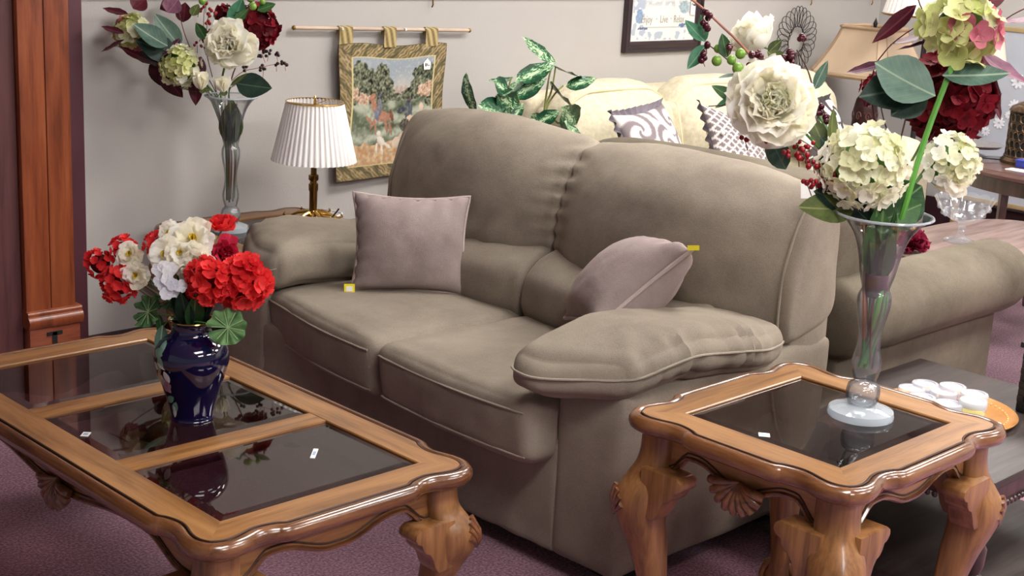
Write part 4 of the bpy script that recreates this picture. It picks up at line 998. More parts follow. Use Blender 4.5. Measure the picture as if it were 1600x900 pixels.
roundleaf('second geranium leaf tucked behind the tiny white flowers', [(266,470,-.05,.030,F_+UPV*.9)])
r0 = rootB(); t = fl('foliage_pick', 'dark green foliage filling the blue vase neck', 'foliage', r0[0], GB)
for q in range(16):
    an = q*.62; b0 = VB+V((.02*math.cos(an),.02*math.sin(an),.205)); e0 = VB+V((.075*math.cos(an)*(.6+.4*rnd.random()),.075*math.sin(an)*(.6+.4*rnd.random()),.27+.05*rnd.random()))
    leaf(t, b0, e0, .22, ('dkgreen','green')[q % 2], V((math.cos(an),math.sin(an),.6)))
r0 = rootB(); t = fl('trailing_leaf', 'grey-green leaf trailing over the left shoulder of the blue vase', 'leaf', r0[0], GB)
stemtube(t, r0 + [B(270,500,TB-.06), B(255,510,TB-.06)], .0015); leaf(t, B(254,508,TB-.06), B(250,560,TB-.07), .2, 'teal', F_+RT*.5); leaf(t, B(248,490,TB-.05), B(250,536,TB-.06), .18, 'green', F_-RT*.5)
# ------------------------------------------------------------------ tapestry on its rod
rod0, rod1 = V((2.983,4.082,1.088)), V((3.812,4.082,1.066))
t = thing('hanging_rod', 'thin pale wooden rod holding the tapestry on the wall', 'rod', (3.40,4.09,1.07))
MB().tube([rod0, rod1], .0065, 10).build('rod', mat('pale_wood_rod', srgb(196,172,150), .5, .08), t)
for p in (rod0, rod1): MB().ball(p, .0085, 10, 6).build('rod_end', M['brassdark'], t)
for q in (.245, .60): MB().tube([rod0.lerp(rod1,q) + V((0,.02,.004)), rod0.lerp(rod1,q) + V((0,-.012,.004)), rod0.lerp(rod1,q) + V((0,-.014,-.004))], .003, 6).build('rod_nail', M['paper'], t)
def mixc(a, b, f): return tuple(x+(y-x)*f for x, y in zip(a, b))
def nz(x, y, k=0): return noise.noise(V((x, y, k*7.3)))
c8 = lambda *a: srgb(*a)
def tapcol(u, v):
    e = min(u/.115, (1-u)/.115, v/.105, (1-v)/.105)
    if e < 1:
        al, ac = (u, min(v, 1-v)) if min(v,1-v)/.105 < min(u,1-u)/.115 else (v, min(u, 1-u))
        if e > .90: return c8(206,190,140)
        if e < .05: return c8(92,74,48)
        w = .5+.5*math.sin(2*math.pi*(al*7 + ac*9) + 2.5*nz(u*14, v*14)); w3 = .5+.5*math.sin(2*math.pi*(al*28 + ac*34) + 3*nz(u*30, v*30, 5)); w2 = max(0, nz(u*45, v*45, 2))
        return mixc(mixc(mixc(c8(84,70,46), c8(176,154,112), w3*.75+.1), c8(74,76,52), .75*smoothstep(.62,1,w)), c8(206,190,150), w2*.8*(1-w))
    s = (u-.115)/.77; w = (v-.105)/.79
    n1, n2, n3 = nz(s*9, w*9), nz(s*24, w*24, 1), nz(s*50, w*50, 2)
    if w > .66: col = mixc(c8(188,184,172), c8(150,158,164), smoothstep(.66,.92,w + .05*n1))
    else:
        b = .5+.5*math.sin(w*30 + 5*nz(s*3,w*3,4) + n1*2)
        col = mixc(mixc(c8(86,96,72), c8(176,180,160), b), c8(58,66,50), max(0, n2)*.9)
    if .655 < w < .72 + .03*math.sin(s*9) and .35 < s < .8: col = mixc(col, c8(166,162,150), .7)
    if abs(s-.6) < .09 and .64 < w < .70 + .05*abs(math.sin(s*60)): col = c8(176,152,140)
    for cx, cy, rx, ry in [(.10,.80,.12,.17),(.24,.76,.13,.15),(.36,.83,.12,.14),(.42,.74,.10,.12),(.05,.66,.10,.10),(.30,.64,.18,.07),(.90,.84,.16,.14),(.80,.72,.10,.12),(.70,.66,.10,.06),(.97,.66,.08,.14),(.55,.64,.08,.04)]:
        d = ((s-cx)/rx)**2 + ((w-cy)/ry)**2 + .55*n1 + .5*n2
        if d < 1: col = mixc(c8(40,46,36), c8(128,132,104), .42+.8*n3 + .5*n2)
    for cx, cy, rx, ry in [(.13,.62,.09,.06),(.02,.68,.05,.07),(.90,.68,.10,.07),(.95,.72,.06,.06)]:
        if ((s-cx)/rx)**2+((w-cy)/ry)**2+.8*n2 < .8: col = mixc(c8(150,112,88), c8(214,184,160), .5+.9*n3)
    if w < .20 + .05*n1: col = mixc(mixc(c8(170,104,62), c8(222,202,160), .5+.5*n2), c8(96,84,52), max(0,n3))
    def el(cx, cy, rx, ry, c_, an=0):
        nonlocal col
        dx, dy = s-cx, (w-cy)*.95; x = dx*math.cos(an)+dy*math.sin(an); y = -dx*math.sin(an)+dy*math.cos(an)
        if (x/rx)**2+(y/ry)**2 < 1: col = mixc(col, mixc(c_, tuple(q*.55 for q in c_), max(0,-y/ry)*.6 + .25*max(0,n3)), .95)
    H_ = c8(168,116,92)
    el(.38,.455,.105,.052,H_,-.1); el(.27,.56,.035,.085,H_,.35); el(.245,.64,.045,.028,H_,.5)
    for x0, y0, an in ((.26,.39,-.5),(.30,.35,.15),(.44,.36,.25),(.49,.34,.3),(.22,.42,.9)): el(x0,y0,.014,.07,H_,an)
    el(.345,.545,.035,.08,c8(112,114,122)); el(.355,.655,.024,.028,c8(70,70,84)); el(.31,.47,.03,.05,c8(110,118,140),.3); el(.50,.46,.02,.06,c8(120,70,50),.3)
    el(.70,.50,.05,.10,c8(78,84,94)); el(.70,.60,.028,.03,c8(70,60,58)); el(.72,.40,.05,.05,c8(214,190,160)); el(.66,.36,.06,.06,c8(66,58,48)); el(.61,.51,.05,.03,c8(62,66,76),.4)
    el(.87,.42,.09,.055,c8(168,96,108),.3); el(.86,.52,.03,.04,c8(222,196,170)); el(.79,.38,.03,.03,c8(230,214,200))
    for a in [(.38,.22,.06,.035,-.6),(.35,.29,.024,.03,0),(.33,.15,.014,.05,0),(.40,.13,.014,.05,.2),(.46,.17,.05,.016,-.6)]: el(a[0],a[1],a[2],a[3],c8(226,216,200),a[4])
    el(.57,.20,.06,.05,c8(214,196,172),.5); el(.62,.25,.03,.03,c8(206,186,160)); el(.64,.15,.02,.05,c8(220,204,180))
    return mixc(col, mixc(col, c8(236,228,210), .25), max(0, n3))
t = thing('tapestry', 'woven hunting-scene tapestry with rope-pattern gold border on the wall', 'tapestry', (3.43,4.09,.53))
def tp(u, v, off=0):
    xa, xb = 3.172+.010*v*0, 3.690
    x = xa + (xb-xa)*u + .006*math.sin(v*8)*(1 if u > .5 else -1)*abs(u-.5)*2
    z = .531 + .003*u*0 + (1.028-.010*u-.531)*v + .006*math.sin(u*9)*v
    y = 4.094 - .012 - .014*abs(math.sin(u*6+.5))*(.4+.6*v) - .012*(1-u)*smoothstep(.8,0,u)
    return V((x, y - off, z))
NU, NV = 150, 150
mb = MB().grid(lambda a, b: tp(a, b), NU, NV); mb.c = [tapcol(i/NU, j/NV) for i in range(NU+1) for j in range(NV+1)]
mb.build('woven_picture', M['paint'], t, smooth=80)
bk = MB().grid(lambda a, b: tp(a, b, -.004), 30, 30); bk.build('lining', mat('brown_lining', srgb(84,66,48), .9), t)
for a, b in ((528,549),(598,617),(663,682)):
    xa, xb = atY(a,55,4.08).x, atY(b,55,4.08).x; u = ((xa+xb)/2-3.172)/.518; zr = (rod0.lerp(rod1, ((xa+xb)/2-2.983)/.829)).z
    path = [(4.070,1.012),(4.070,zr-.004),(4.074,zr+.008),(4.082,zr+.0105),(4.089,zr+.004),(4.089,zr-.02)]
    mb = MB(); n_ = 14; pp = spline([V((0,y,z)) for y, z in path], 4); cols = []
    for p in pp:
        pass
    mb.grid(lambda q, w: V((xa + (xb-xa)*w, pp[round(q*(len(pp)-1))].y, pp[round(q*(len(pp)-1))].z)), len(pp)-1, n_)
    mb.c = [mixc(c8(108,90,56), c8(196,176,126), .5+.5*math.sin(j*1.0 + i*.9)) for i in range(len(pp)) for j in range(n_+1)]
    mb.build('hanging_tab', M['paint'], t, smooth=80)
pg = tp(.80,.84) + V((0,-.006,0))
tg = MB().prism([(-.016,-.02),(.016,-.02),(.018,.006),(0,.022),(-.018,.006)], lambda a, b, q: pg + V((a,q,b)), -.001, 0).build('price_tag', M['paper'], t)
MB().box(pg.x-.010, pg.x-.005, pg.y-.002, pg.y-.001, pg.z-.008, pg.z+.004).box(pg.x-.002, pg.x+.001, pg.y-.002, pg.y-.001, pg.z-.006, pg.z+.003).box(pg.x+.004, pg.x+.010, pg.y-.002, pg.y-.001, pg.z-.006, pg.z-.003).build('tag_writing', M['ink'], tg)
# ------------------------------------------------------------------ framed picture
fx0, fx1, fz0, fz1 = 4.738, 5.270, .954, 1.238
t = thing('framed_picture', 'dark framed print reading Enjoy Live Relax with a blue vine border', 'picture', (5.0,YW-.02,fz0))
FM = mat('espresso_frame', srgb(44,28,32), .3, .08, coat=.3)
def framebar(p0, p1, inn):    # mitred bar with a stepped profile; inn points to the picture centre
    pr = [(0,0),(0,.018),(.006,.024),(.014,.024),(.018,.018),(.034,.020),(.044,.012),(.048,.010),(.048,0)]
    d = (p1-p0).normalized(); mb = MB()
    mb.loft([[p + inn*a + d*(a if k == 0 else -a) + V((0,-b,0)) for a, b in pr] for k, p in ((0,p0),(1,p1))])
    return mb
c_ = [V((fx0,YW,fz0)),V((fx1,YW,fz0)),V((fx1,YW,fz1)),V((fx0,YW,fz1))]
for k, inn in enumerate((V((0,0,1)),V((-1,0,0)),V((0,0,-1)),V((1,0,0)))): framebar(c_[k], c_[(k+1) % 4], inn).build('frame_bar', FM, t, smooth=30)
px0, px1, pz0, pz1 = fx0+.044, fx1-.044, fz0+.044, fz1-.044
def printcol(u, v):
    base = c8(232,228,220); col = base
    x, y = u*1.9, v
    r = max(abs(u-.52)/.40, abs(v-.50)/.36)
    n1 = nz(x*9, y*9, 9); n2 = nz(x*22, y*22, 8)
    ring = abs(r-1.0)
    if v > .56 and ring < .30 and n1 > -.12: col = mixc(base, c8(140,162,170), .55*(1-ring/.30)+.3*max(0,n2))
    if u < .2 and ring < .25 and n1 > -.05: col = mixc(base, c8(120,146,180), .6)
    if ((u-.12)/.055)**2 + ((v-.56)/.17)**2 < 1+.5*n2: col = mixc(c8(84,116,160), c8(170,190,210), .5+.5*nz(x*40,y*40,3))
    if ((u-.80)/.08)**2 + ((v-.77)/.15)**2 < 1+.7*n2: col = mixc(c8(110,138,148), c8(190,204,206), .5+.5*n2)
    if v < .34 and ring < .26 and n1 > .12: col = mixc(base, c8(120,150,176), .6)
    if abs(v-.32) < .012 and .18 < u < .85: col = c8(190,190,184)
    if ((u-.80)/.07)**2+((v-.36)/.06)**2 < .7+n2: col = c8(96,116,150)
    if ((u-.19)/.09)**2+((v-.30)/.035)**2 < .7+n2: col = c8(100,110,136)
    return col
mb = MB().grid(lambda a, b: V((px0+(px1-px0)*a, YW-.009, pz0+(pz1-pz0)*b)), 120, 64); mb.c = [printcol(i/120, j/64) for i in range(121) for j in range(65)]
pr_ = mb.build('print', M['paintsmooth'], t, smooth=0)
def text(body, size, loc, rot, name, matl, parent):
    cu = bpy.data.curves.new('txt', 'FONT'); cu.body = body; cu.size = size; cu.align_x = 'CENTER'; cu.extrude = .0004
    o = bpy.data.objects.new('txt', cu); COL.objects.link(o); dg = bpy.context.evaluated_depsgraph_get(); dg.update()
    me = bpy.data.meshes.new_from_object(o.evaluated_get(dg)); bpy.data.objects.remove(o)
    me.materials.clear(); me.materials.append(matl); me.transform(Matrix.Translation(V(loc)-ORG[parent]) @ rot); me.name = name
    ob = bpy.data.objects.new(name, me); COL.objects.link(ob); ob.parent = parent; return ob
RX = Matrix.Rotation(math.radians(90), 4, 'X')
lt = mat('lettering_grey', srgb(150,146,126), .7, 0)
for w, x in (('Enjoy',.235),('Live',.50),('Relax',.735)): text(w, .047, (px0+(px1-px0)*x, YW-.0095, pz0+.083), RX @ Matrix.Scale(.72, 4, V((1,0,0))), 'lettering', lt, t)
for x in (.385, .61): text('·', .05, (px0+(px1-px0)*x, YW-.0095, pz0+.083), RX, 'lettering', lt, t)
MB().box(px0,px1,YW-.013,YW-.0115,pz0,pz1).build('glazing', clear_glass('picture_glass', (.99,.99,.99), 1.3), t)
p = V((px1-.030, YW-.0145, pz1-.045)); g = MB().box(p.x-.016,p.x+.016,p.y,p.y+.001,p.z-.035,p.z+.03).build('price_tag', M['paper'], t)
MB().box(p.x-.009,p.x-.005,p.y-.0006,p.y,p.z+.008,p.z+.018).box(p.x,p.x+.008,p.y-.0006,p.y,p.z+.006,p.z+.014).build('tag_writing', M['ink'], g)
# ------------------------------------------------------------------ wire wall ring
t = thing('wire_wall_ring', 'black wire ring of overlapping loops hanging on the wall', 'wall decor', (6.02,4.09,.86))
wc = V((6.025,4.085,.985)); wm = mat('black_wire', srgb(40,38,38), .4, 0, metal=.6)
for k in range(26):
    an = 2*math.pi*k/26; rd = V((math.cos(an),0,math.sin(an))); tn = V((-math.sin(an),0,math.cos(an)))
    pts = [wc + rd*(.115+.052*math.cos(q*math.pi/9)) + tn*(.030*math.sin(q*math.pi/9)) + V((0,-.006*math.sin(q*math.pi/9+k),0)) for q in range(19)]
    MB().tube(pts, .0017, 5, False).build('wire_loop', wm, t)
MB().tube([wc + V((math.cos(q*math.pi/20)*.068,0,math.sin(q*math.pi/20)*.068)) for q in range(41)], .0018, 5, False).build('inner_hoop', wm, t)
# ------------------------------------------------------------------ brass lamp with pleated shade
LB = V((2.875,3.81,.4705))
def pleated(prof, c, n, amp): 
    return MB().lathe(prof, c, n*4, rfn=lambda r, z, i: r*(1 + amp*(1 if i % 4 in (0,1) else -1)))
t = thing('table_lamp', 'small brass lamp with white pleated shade on the end table by the wall', 'lamp', LB)
MB().lathe([(.0005,0),(.070,0),(.074,.004),(.060,.010),(.030,.018),(.018,.030),(.016,.036),(.0005,.037)], LB, 64, rfn=lambda r, z, i: r*(1+(.16*math.cos(i*2*math.pi*6/64) if r > .025 else 0))).build('base', M['brass'], t, smooth=60)
for k in range(6):
    an = k*math.pi/3+.3; d = V((math.cos(an),math.sin(an),0))
    MB().tube([LB+d*.02+V((0,0,.03)), LB+d*.05+V((0,0,.026)), LB+d*.085+V((0,0,.012)), LB+d*.10+V((0,0,.018)), LB+d*.094+V((0,0,.026))], lambda q: .006-.003*q, 7).build('base_scroll', M['brass'], t)
MB().lathe([(.013,.034),(.0135,.10),(.016,.104),(.0165,.125),(.012,.128),(.0115,.135),(.017,.140),(.017,.155),(.010,.158),(.010,.185),(.018,.19),(.018,.225),(.006,.23),(.005,.40),(.0005,.40)], LB, 20).build('stem', M['brassdark'], t, smooth=50)
MB().tube([LB+V((-.006,-.014,.04)), LB+V((-.006,-.016,.15))], .0035, 6).build('stem_rod', M['brass'], t)
sh = pleated([(.140,.205),(.128,.255),(.1165,.305),(.105,.355),(.094,.402)], LB, 46, .022).build('shade', M['shade'], t, smooth=0)
MB().tube([LB+V((.096*math.cos(q*math.pi/24),.096*math.sin(q*math.pi/24),.401)) for q in range(49)], .0028, 6).build('shade_ring', M['brass'], sh)
for k in range(3):
    an = k*2.094+.5; MB().tube([LB+V((0,0,.392)), LB+V((.094*math.cos(an),.094*math.sin(an),.398))], .0016, 5).build('shade_spider', M['brass'], sh)
MB().lathe([(.004,.395),(.006,.402),(.003,.41),(.005,.416),(.0005,.424)], LB, 10).build('finial', M['brass'], t)
MB().tube(spline([LB+V((.05,-.03,.012)), LB+V((.08,-.03,.012)), LB+V((.12,.0,.014)), LB+V((.10,.10,.012))], 8), .0028, 6).build('power_cord', M['paper'], t)
MB().tube([LB+V((.045,-.045,.012)), LB+V((.062,-.062,.045))], .003, 6).build('switch_stalk', M['black'], t)
# ------------------------------------------------------------------ variegated plant
def varieg():
    m, nt, b = nodes('variegated_leaf'); tc = N(nt, 'ShaderNodeTexCoord'); mp = N(nt, 'ShaderNodeMapping'); mp.inputs['Scale'].default_value = (9,4,9)
    nt.links.new(tc.outputs['Object'], mp.inputs[0]); n1 = N(nt, 'ShaderNodeTexNoise'); n1.inputs['Scale'].default_value = 2.2; n1.inputs['Detail'].default_value = 6; n1.inputs['Distortion'].default_value = 1.2
    nt.links.new(mp.outputs[0], n1.inputs['Vector'])
    sx = N(nt, 'ShaderNodeSeparateXYZ'); nt.links.new(tc.outputs['Object'], sx.inputs[0]); ab = N(nt, 'ShaderNodeMath', operation='ABSOLUTE'); nt.links.new(sx.outputs[0], ab.inputs[0])
    k = N(nt, 'ShaderNodeMath', operation='MULTIPLY_ADD'); k.inputs[1].default_value = -1.5; nt.links.new(ab.outputs[0], k.inputs[0]); nt.links.new(n1.outputs[0], k.inputs[2])
    nt.links.new(ramp(nt, k.outputs[0], [(.26, srgb(20,62,40)), (.40, srgb(46,106,66)), (.47, srgb(160,194,146)), (.58, srgb(206,224,190))]), b.inputs['Base Color'])
    b.inputs['Roughness'].default_value = .3; return m
M['varieg'] = varieg()
PB = V((3.70,3.62,0))
t = thing('potted_plant', 'variegated green and cream leafy plant behind the loveseat', 'plant', PB)
pot = mat('terracotta_pot', srgb(120,76,54), .7)
MB().lathe([(.0005,0),(.10,0),(.105,.01),(.13,.24),(.145,.245),(.145,.27),(.125,.27),(.12,.24),(.0005,.235)], PB, 28).build('pot', pot, t, smooth=50)
MB().lathe([(.121,.232),(.06,.245),(.0005,.25)], PB, 20).build('soil', mat('potting_soil', srgb(50,38,30), .95, .2, 60, .5, 90), t)
def vy(x, y, d=0): return atY(x, y, 3.62+d)
for pts in ([(796,190),(795,140),(800,120)],[(811,192),(810,155),(803,148)],[(850,178),(862,140),(868,105)],[(852,176),(866,148),(880,134)],[(793,190),(780,160),(775,150)],[(806,192),(760,190),(745,178)],[(830,196),(834,196),(836,194)],[(850,178),(858,120),(866,96)],[(858,190),(872,192),(880,190)]):
    top = [vy(x, y) for x, y in pts]; base = PB + V((rnd.uniform(-.05,.05), rnd.uniform(-.05,.05), .24))
    MB().tube(spline([base, base.lerp(top[0], .6)+V((0,0,.06))] + top, 6), lambda q: .006-.003*q, 6).build('stem', mat('plant_stem', srgb(120,124,66), .6, .1), t)
for (a, b, w, nr, bend) in [((868,98),(827,57),.12,F_+RT,.15),((806,128),(868,93),.24,F_+UPV*.6,.1),((803,122),(762,118),.26,UPV+F_*.5,.2),((772,126),(803,148),.3,F_+UPV*.3,.1),((800,152),(853,121),.26,F_+UPV*.2,.1),
        ((744,178),(748,118),.2,F_-RT*.8,-.5),((797,165),(745,180),.22,UPV+F_*.7,.12),((866,104),(914,113),.14,UPV+F_*.6,.1),((860,128),(912,157),.14,F_+UPV*.7,.15),((884,136),(932,120),.24,F_+UPV*.4,.1),
        ((826,196),(881,203),.24,UPV+F_*.7,.12),((880,190),(934,222),.16,F_+UPV*.6,.15),((776,148),(818,176),.3,F_,.1),((836,194),(874,172),.3,F_+UPV*.3,.1),((800,185),(760,160),.3,F_+UPV*.3,.15),((800,190),(818,160),.24,F_,.1),((812,192),(838,182),.28,UPV+F_,.1),((790,150),(806,118),.28,F_-RT*.4,.12),((900,195),(884,172),.3,F_,.1),((855,190),(828,176),.3,F_+UPV*.5,.1)]:
    leaf(t, vy(*a, rnd.uniform(-.05,.05)), vy(*b, rnd.uniform(-.08,.08)), w, 'varieg', nr, bend, .15, wav=.02)
# ------------------------------------------------------------------ cream sofa against the wall
t = thing('cream_sofa', 'cream patterned sofa against the wall behind the loveseat', 'sofa', (4.9,3.65,0))
CR = M['cream']
softbox((4.9,3.65,.22), (.93,.43,.16), .03, (30,20,10)).build('base', CR, t, merge=1e-4)
softbox((4.9,3.98,.45), (.93,.09,.38), .05, (30,6,16)).build('back_frame', CR, t, merge=1e-4)
for x in (4.06, 5.74):
    softbox((x,3.62,.33), (.115,.46,.30), .09, (10,24,16), (.01,.01,.02)).build('arm', CR, t, merge=1e-4)
for i, (xa, xb) in enumerate(((3.97,4.64),(4.65,5.24),(5.25,5.84))):
    softbox(((max(xa,4.17)+min(xb,5.63))/2, 3.50, .43), ((min(xb,5.63)-max(xa,4.17))/2, .30, .075), .05, (16,16,8), (.01,.01,.02)).build('seat_cushion', CR, t, merge=1e-4)
    def bf(p, q):
        p.y += (p.z-.5)*.22; p.z += -.05*smoothstep(.5,1,abs(q[0]))*(q[2] > 0)*q[2]; return p
    sb = softbox(((xa+xb)/2, 3.72, .665), ((xb-xa)/2, .10, .195), .07, (22,12,16), (.012,.03,.03), bf)
    c = sb.build('back_cushion', CR, t, merge=1e-4, disp=[(.006,5)])
    MB().tube([sb.map((-.96, -.8, -1+2*i/16)) for i in range(0,16)] + [sb.map((-1+2*i/20, -.8, 1)) for i in range(0,21)], .005, 6).build('piping', M['creamw'], c)
for x in (4.1,5.7):
    for y in (3.28,3.98): MB().box(x-.03,x+.03,y-.03,y+.03,0,.07).build('foot', M['black'], t)
G1, G2, G3 = srgb(128,118,120), srgb(214,206,200), srgb(84,76,80)
def scroll(u, v):
    best = 9; cs = [(-.55,-.5),(.45,-.55),(0,.15),(-.65,.55),(.62,.6),(.75,0),(-.1,-.95),(-.95,0)]
    x, y = min(cs, key=lambda c: (u-c[0])**2+(v-c[1])**2); r = math.hypot(u-x, v-y)+1e-3; an = math.atan2(v-y, u-x)
    s = math.sin(2*an + 16*r**.7*(1 if (x+y) > 0 else -1))
    return G2 if s > -.15 else (G1 if s < -.5 else mixc(G1, G2, .3))
def diamond(u, v):
    a, b = abs(((u+v*1.0)*5.5) % 1 - .5), abs(((u-v*1.0)*5.5) % 1 - .5)
    if u > .62: 
        return scroll(u*1.8, v*1.8)
    return G2 if (a > .36 or b > .36) else srgb(120,108,108)
def bw(u, v):
    c = scroll(u*.9+.1, v*.9); return srgb(236,232,226) if c == G2 else srgb(78,72,72)
def ruffle(t, pt, sides, matl, w=.03):
    for (a, b) in sides:
        mb = MB(); n_ = 40
        def fn(q, s_):
            u = a[0]+(b[0]-a[0])*q; v = a[1]+(b[1]-a[1])*q; p = pt(u, v, 1); o = (p-pt(0,0,0)); o = (pt(u*1.01, v*1.01, 1)-p)
            out = V(o).normalized() if o.length > 0 else V((0,0,1))
            return p + out*w*s_ + pt.ez*(.012*s_*math.sin(q*60))
        mb.grid(fn, n_*2, 2).build('ruffle', matl, t, smooth=80)
PX3 = [('scroll_pillow','grey and white scroll-pattern pillow with ruffled edge on the cream sofa',(4.17,3.40,.655),(.95,.22,.03),(-.1,.45,.85),.20,.19,scroll,[((-1,1),(1,1)),((-1,-1),(-1,1))],srgb(112,104,112)),
       ('diamond_pillow','brown diamond-lattice pillow with fringed edge on the cream sofa',(4.72,3.38,.60),(.93,-.08,-.22),(.05,.5,.82),.225,.20,diamond,[((-1,-1),(-1,1))],srgb(58,48,50)),
       ('damask_pillow','black and white damask pillow at the right end of the cream sofa',(5.40,3.46,.615),(.97,.1,0),(-.05,.5,.85),.20,.195,bw,[((-1,1),(1,1))],srgb(62,56,58))]
class PT:
    def __init__(s, f, ez): s.f = f; s.ez = ez
    def __call__(s, *a): return s.f(*a)
for nm, lb, c, ex, ey, w, h, pa, rf, rc in PX3:
    tt, pt, ez = pillow(nm, lb, c, ex, ey, w, h, .07, M['paint'], None, 'patterned pillows on the cream sofa', pa, 110)
    ruffle(tt, PT(pt, ez), rf, mat(nm+'_trim', rc, .8, .1))
    if nm == 'diamond_pillow': MB().ball(pt(-.86,.35,1)+F_*.012, .010, 10, 7).build('pearl_button', M['paper'], tt)
# ------------------------------------------------------------------ olive armchair back to back with the loveseat
t = thing('rolled_arm_chair', 'olive taupe armchair with rolled arm seen past the glass vase', 'armchair', (3.7,2.45,0)); OT = M['taupe2']
softbox((3.66,2.45,.20), (.47,.40,.14), .03, (20,20,10)).build('base', OT, t, merge=1e-4)
softbox((3.72,2.45,.39), (.40,.26,.08), .05, (16,16,8), (.01,.01,.02)).build('seat_cushion', OT, t, merge=1e-4)
softbox((3.28,2.45,.52), (.12,.46,.34), .08, (12,24,20), (.02,.01,.02)).build('back', OT, t, merge=1e-4)
for sg in (-1, 1):
    yo = 2.45+sg*.46
    softbox((3.66,yo,.23), (.445,.045,.22), .02, (24,8,14)).build('arm_panel', OT, t, merge=1e-4)
    rings = []
    for i, (x, k) in enumerate([(3.19,.2),(3.19,.8),(3.21,1),(3.4,1.0),(3.7,1.0),(3.95,1.0),(4.06,1.0),(4.105,.99),(4.125,.94),(4.135,.8),(4.138,.3)]):
        rings.append([V((x - (.05*max(0,-math.sin(a)) if x > 4.0 else 0), yo + sg*(.015) + math.cos(a)*.125*k, .512 + math.sin(a)*.110*k)) for a in [2*math.pi*q/28 for q in range(28)]])
    MB().loft(rings).build('rolled_arm', OT, t, smooth=60, disp=[(.004,6)])
for x in (3.26,4.05):
    for y in (2.05,2.85): MB().box(x-.03,x+.03,y-.03,y+.03,0,.065).build('foot', M['black'], t)
# ------------------------------------------------------------------ oval coffee table beyond, compote and silk bloom
DW = wood('greyed_walnut', srgb(92,70,64), srgb(136,114,108), srgb(160,138,130), 0, .4, .2); DK = wood('dark_walnut', srgb(36,22,20), srgb(62,42,38), srgb(80,58,52), 2, .35, .3)
t = thing('oval_coffee_table', 'oval brown wooden coffee table under the glass compote', 'coffee table', (4.86,2.36,0))
def oval(cx, cy, a, b, n=48, e=.72): return [V((cx+a*math.copysign(abs(math.cos(q))**e, math.cos(q)), cy+b*math.copysign(abs(math.sin(q))**e, math.sin(q)), 0)) for q in [2*math.pi*i/n for i in range(n)]]
def ovals(cx, cy, prof): return MB().loft([[p + V((0,0,z)) for p in oval(cx, cy, a, b)] for a, b, z in prof])
ovals(4.86,2.36,[(.47,.25,.41),(.49,.27,.415),(.50,.28,.43),(.50,.28,.442),(.49,.27,.45)]).build('top', DW, t, smooth=40)
ovals(4.86,2.36,[(.44,.22,.34),(.44,.22,.41)]).build('apron', DK, t, smooth=40)
for sx in (-1,1):
    for sy in (-1,1):
        q = V((4.86+sx*.32, 2.36+sy*.15, 0)); MB().lathe([(.014,0),(.018,.01),(.020,.15),(.026,.30),(.028,.345)], q, 12, cap=True).build('leg', DK, t)
CB = V((4.73,2.42,.45))
t = thing('glass_compote', 'cut crystal footed bowl with scalloped rim on the oval table', 'bowl', CB)
MB().lathe([(.0005,0),(.056,0),(.058,.004),(.045,.010),(.018,.020),(.012,.030),(.013,.040),(.010,.046),(.015,.056),(.012,.064),(.018,.074)], CB, 32, rfn=lambda r, z, i: r*(1+.05*math.cos(i*math.pi/2))).build('pedestal', M['crystal'], t, smooth=30)
nb = 72; rings = []
for r, z, sc in [(.012,.074,0),(.040,.080,0),(.064,.096,0),(.082,.118,0),(.096,.142,.3),(.105,.158,1)]:
    rings.append([CB + V((r*math.cos(2*math.pi*i/nb)*(1+.02*math.cos(i*2*math.pi/6)), r*math.sin(2*math.pi*i/nb)*(1+.02*math.cos(i*2*math.pi/6)), z + sc*.010*abs(math.sin(i*math.pi/6)))) for i in range(nb)])
bw_ = MB().loft(rings, True, False).build('bowl', M['crystal'], t, smooth=30)
ck = MB()
for row, (r, z) in enumerate(((.070,.103),(.088,.128))):
    for i in range(12):
        an = 2*math.pi*(i+.5*row)/12; ck.ball(CB+V((r*math.cos(an), r*math.sin(an), z)), .0095, 8, 6)
ck.build('cut_facets', M['crystal'], bw_, smooth=80)
t = thing('silk_bloom', 'dark raspberry silk bloom lying on the oval table', 'flower', atZ(1425,385,.45))
petals(t, atZ(1424,384,.47), UPV*.8+F_*.5, .068, [(12,88,1,0),(11,70,.95,0),(9,50,.85,0),(7,28,.7,0)], 'wine', rnd, .3, .34, .1)
# ------------------------------------------------------------------ dark sofa table, lantern, tray, lamps
t = thing('console_table', 'dark wooden console table holding the metal lantern at far right', 'table', (5.60,2.35,0))
ovals(5.61,2.28,[(.24,.60,.585),(.255,.615,.59),(.26,.62,.605),(.25,.61,.62)]).build('top', wood('mahogany_top', srgb(60,38,34), srgb(92,66,60), srgb(112,86,78), 1, .3, .4), t, smooth=40)
ovals(5.61,2.28,[(.22,.57,.525),(.22,.57,.585)]).build('apron', DK, t, smooth=40)
for x in (5.44,5.78):
    for y in (1.85,2.62): MB().lathe([(.012,0),(.014,.02),(.020,.40),(.022,.53)], (x,y,0), 4, cap=True).build('leg', DK, t)
LN = V((5.70,2.66,.62)); br_ = mat('bronze_filigree', srgb(98,80,62), .35, .3, 60, .6, 70, metal=.7)
t = thing('metal_lantern', 'pierced bronze metal lantern on the dark console table', 'lantern', LN)
MB().lathe([(.0005,0),(.112,0),(.114,.012),(.104,.022),(.100,.028)], LN, 36).build('base', br_, t, smooth=40)
MB().lathe([(.088,.028),(.086,.215)], LN, 36).build('inner_cylinder', M['black'], t)
fm = MB()
for k in range(22):
    for j in range(5):
        an = 2*math.pi*(k+.5*(j % 2))/22; z0 = .045+.036*j; c = LN+V((.095*math.cos(an), .095*math.sin(an), z0)); tn = V((-math.sin(an),math.cos(an),0))
        fm.tube([c + tn*.014*math.cos(q*.785) + V((0,0,.018*math.sin(q*.785))) for q in range(9)], .003, 4, False)
fm.build('filigree', br_, t)
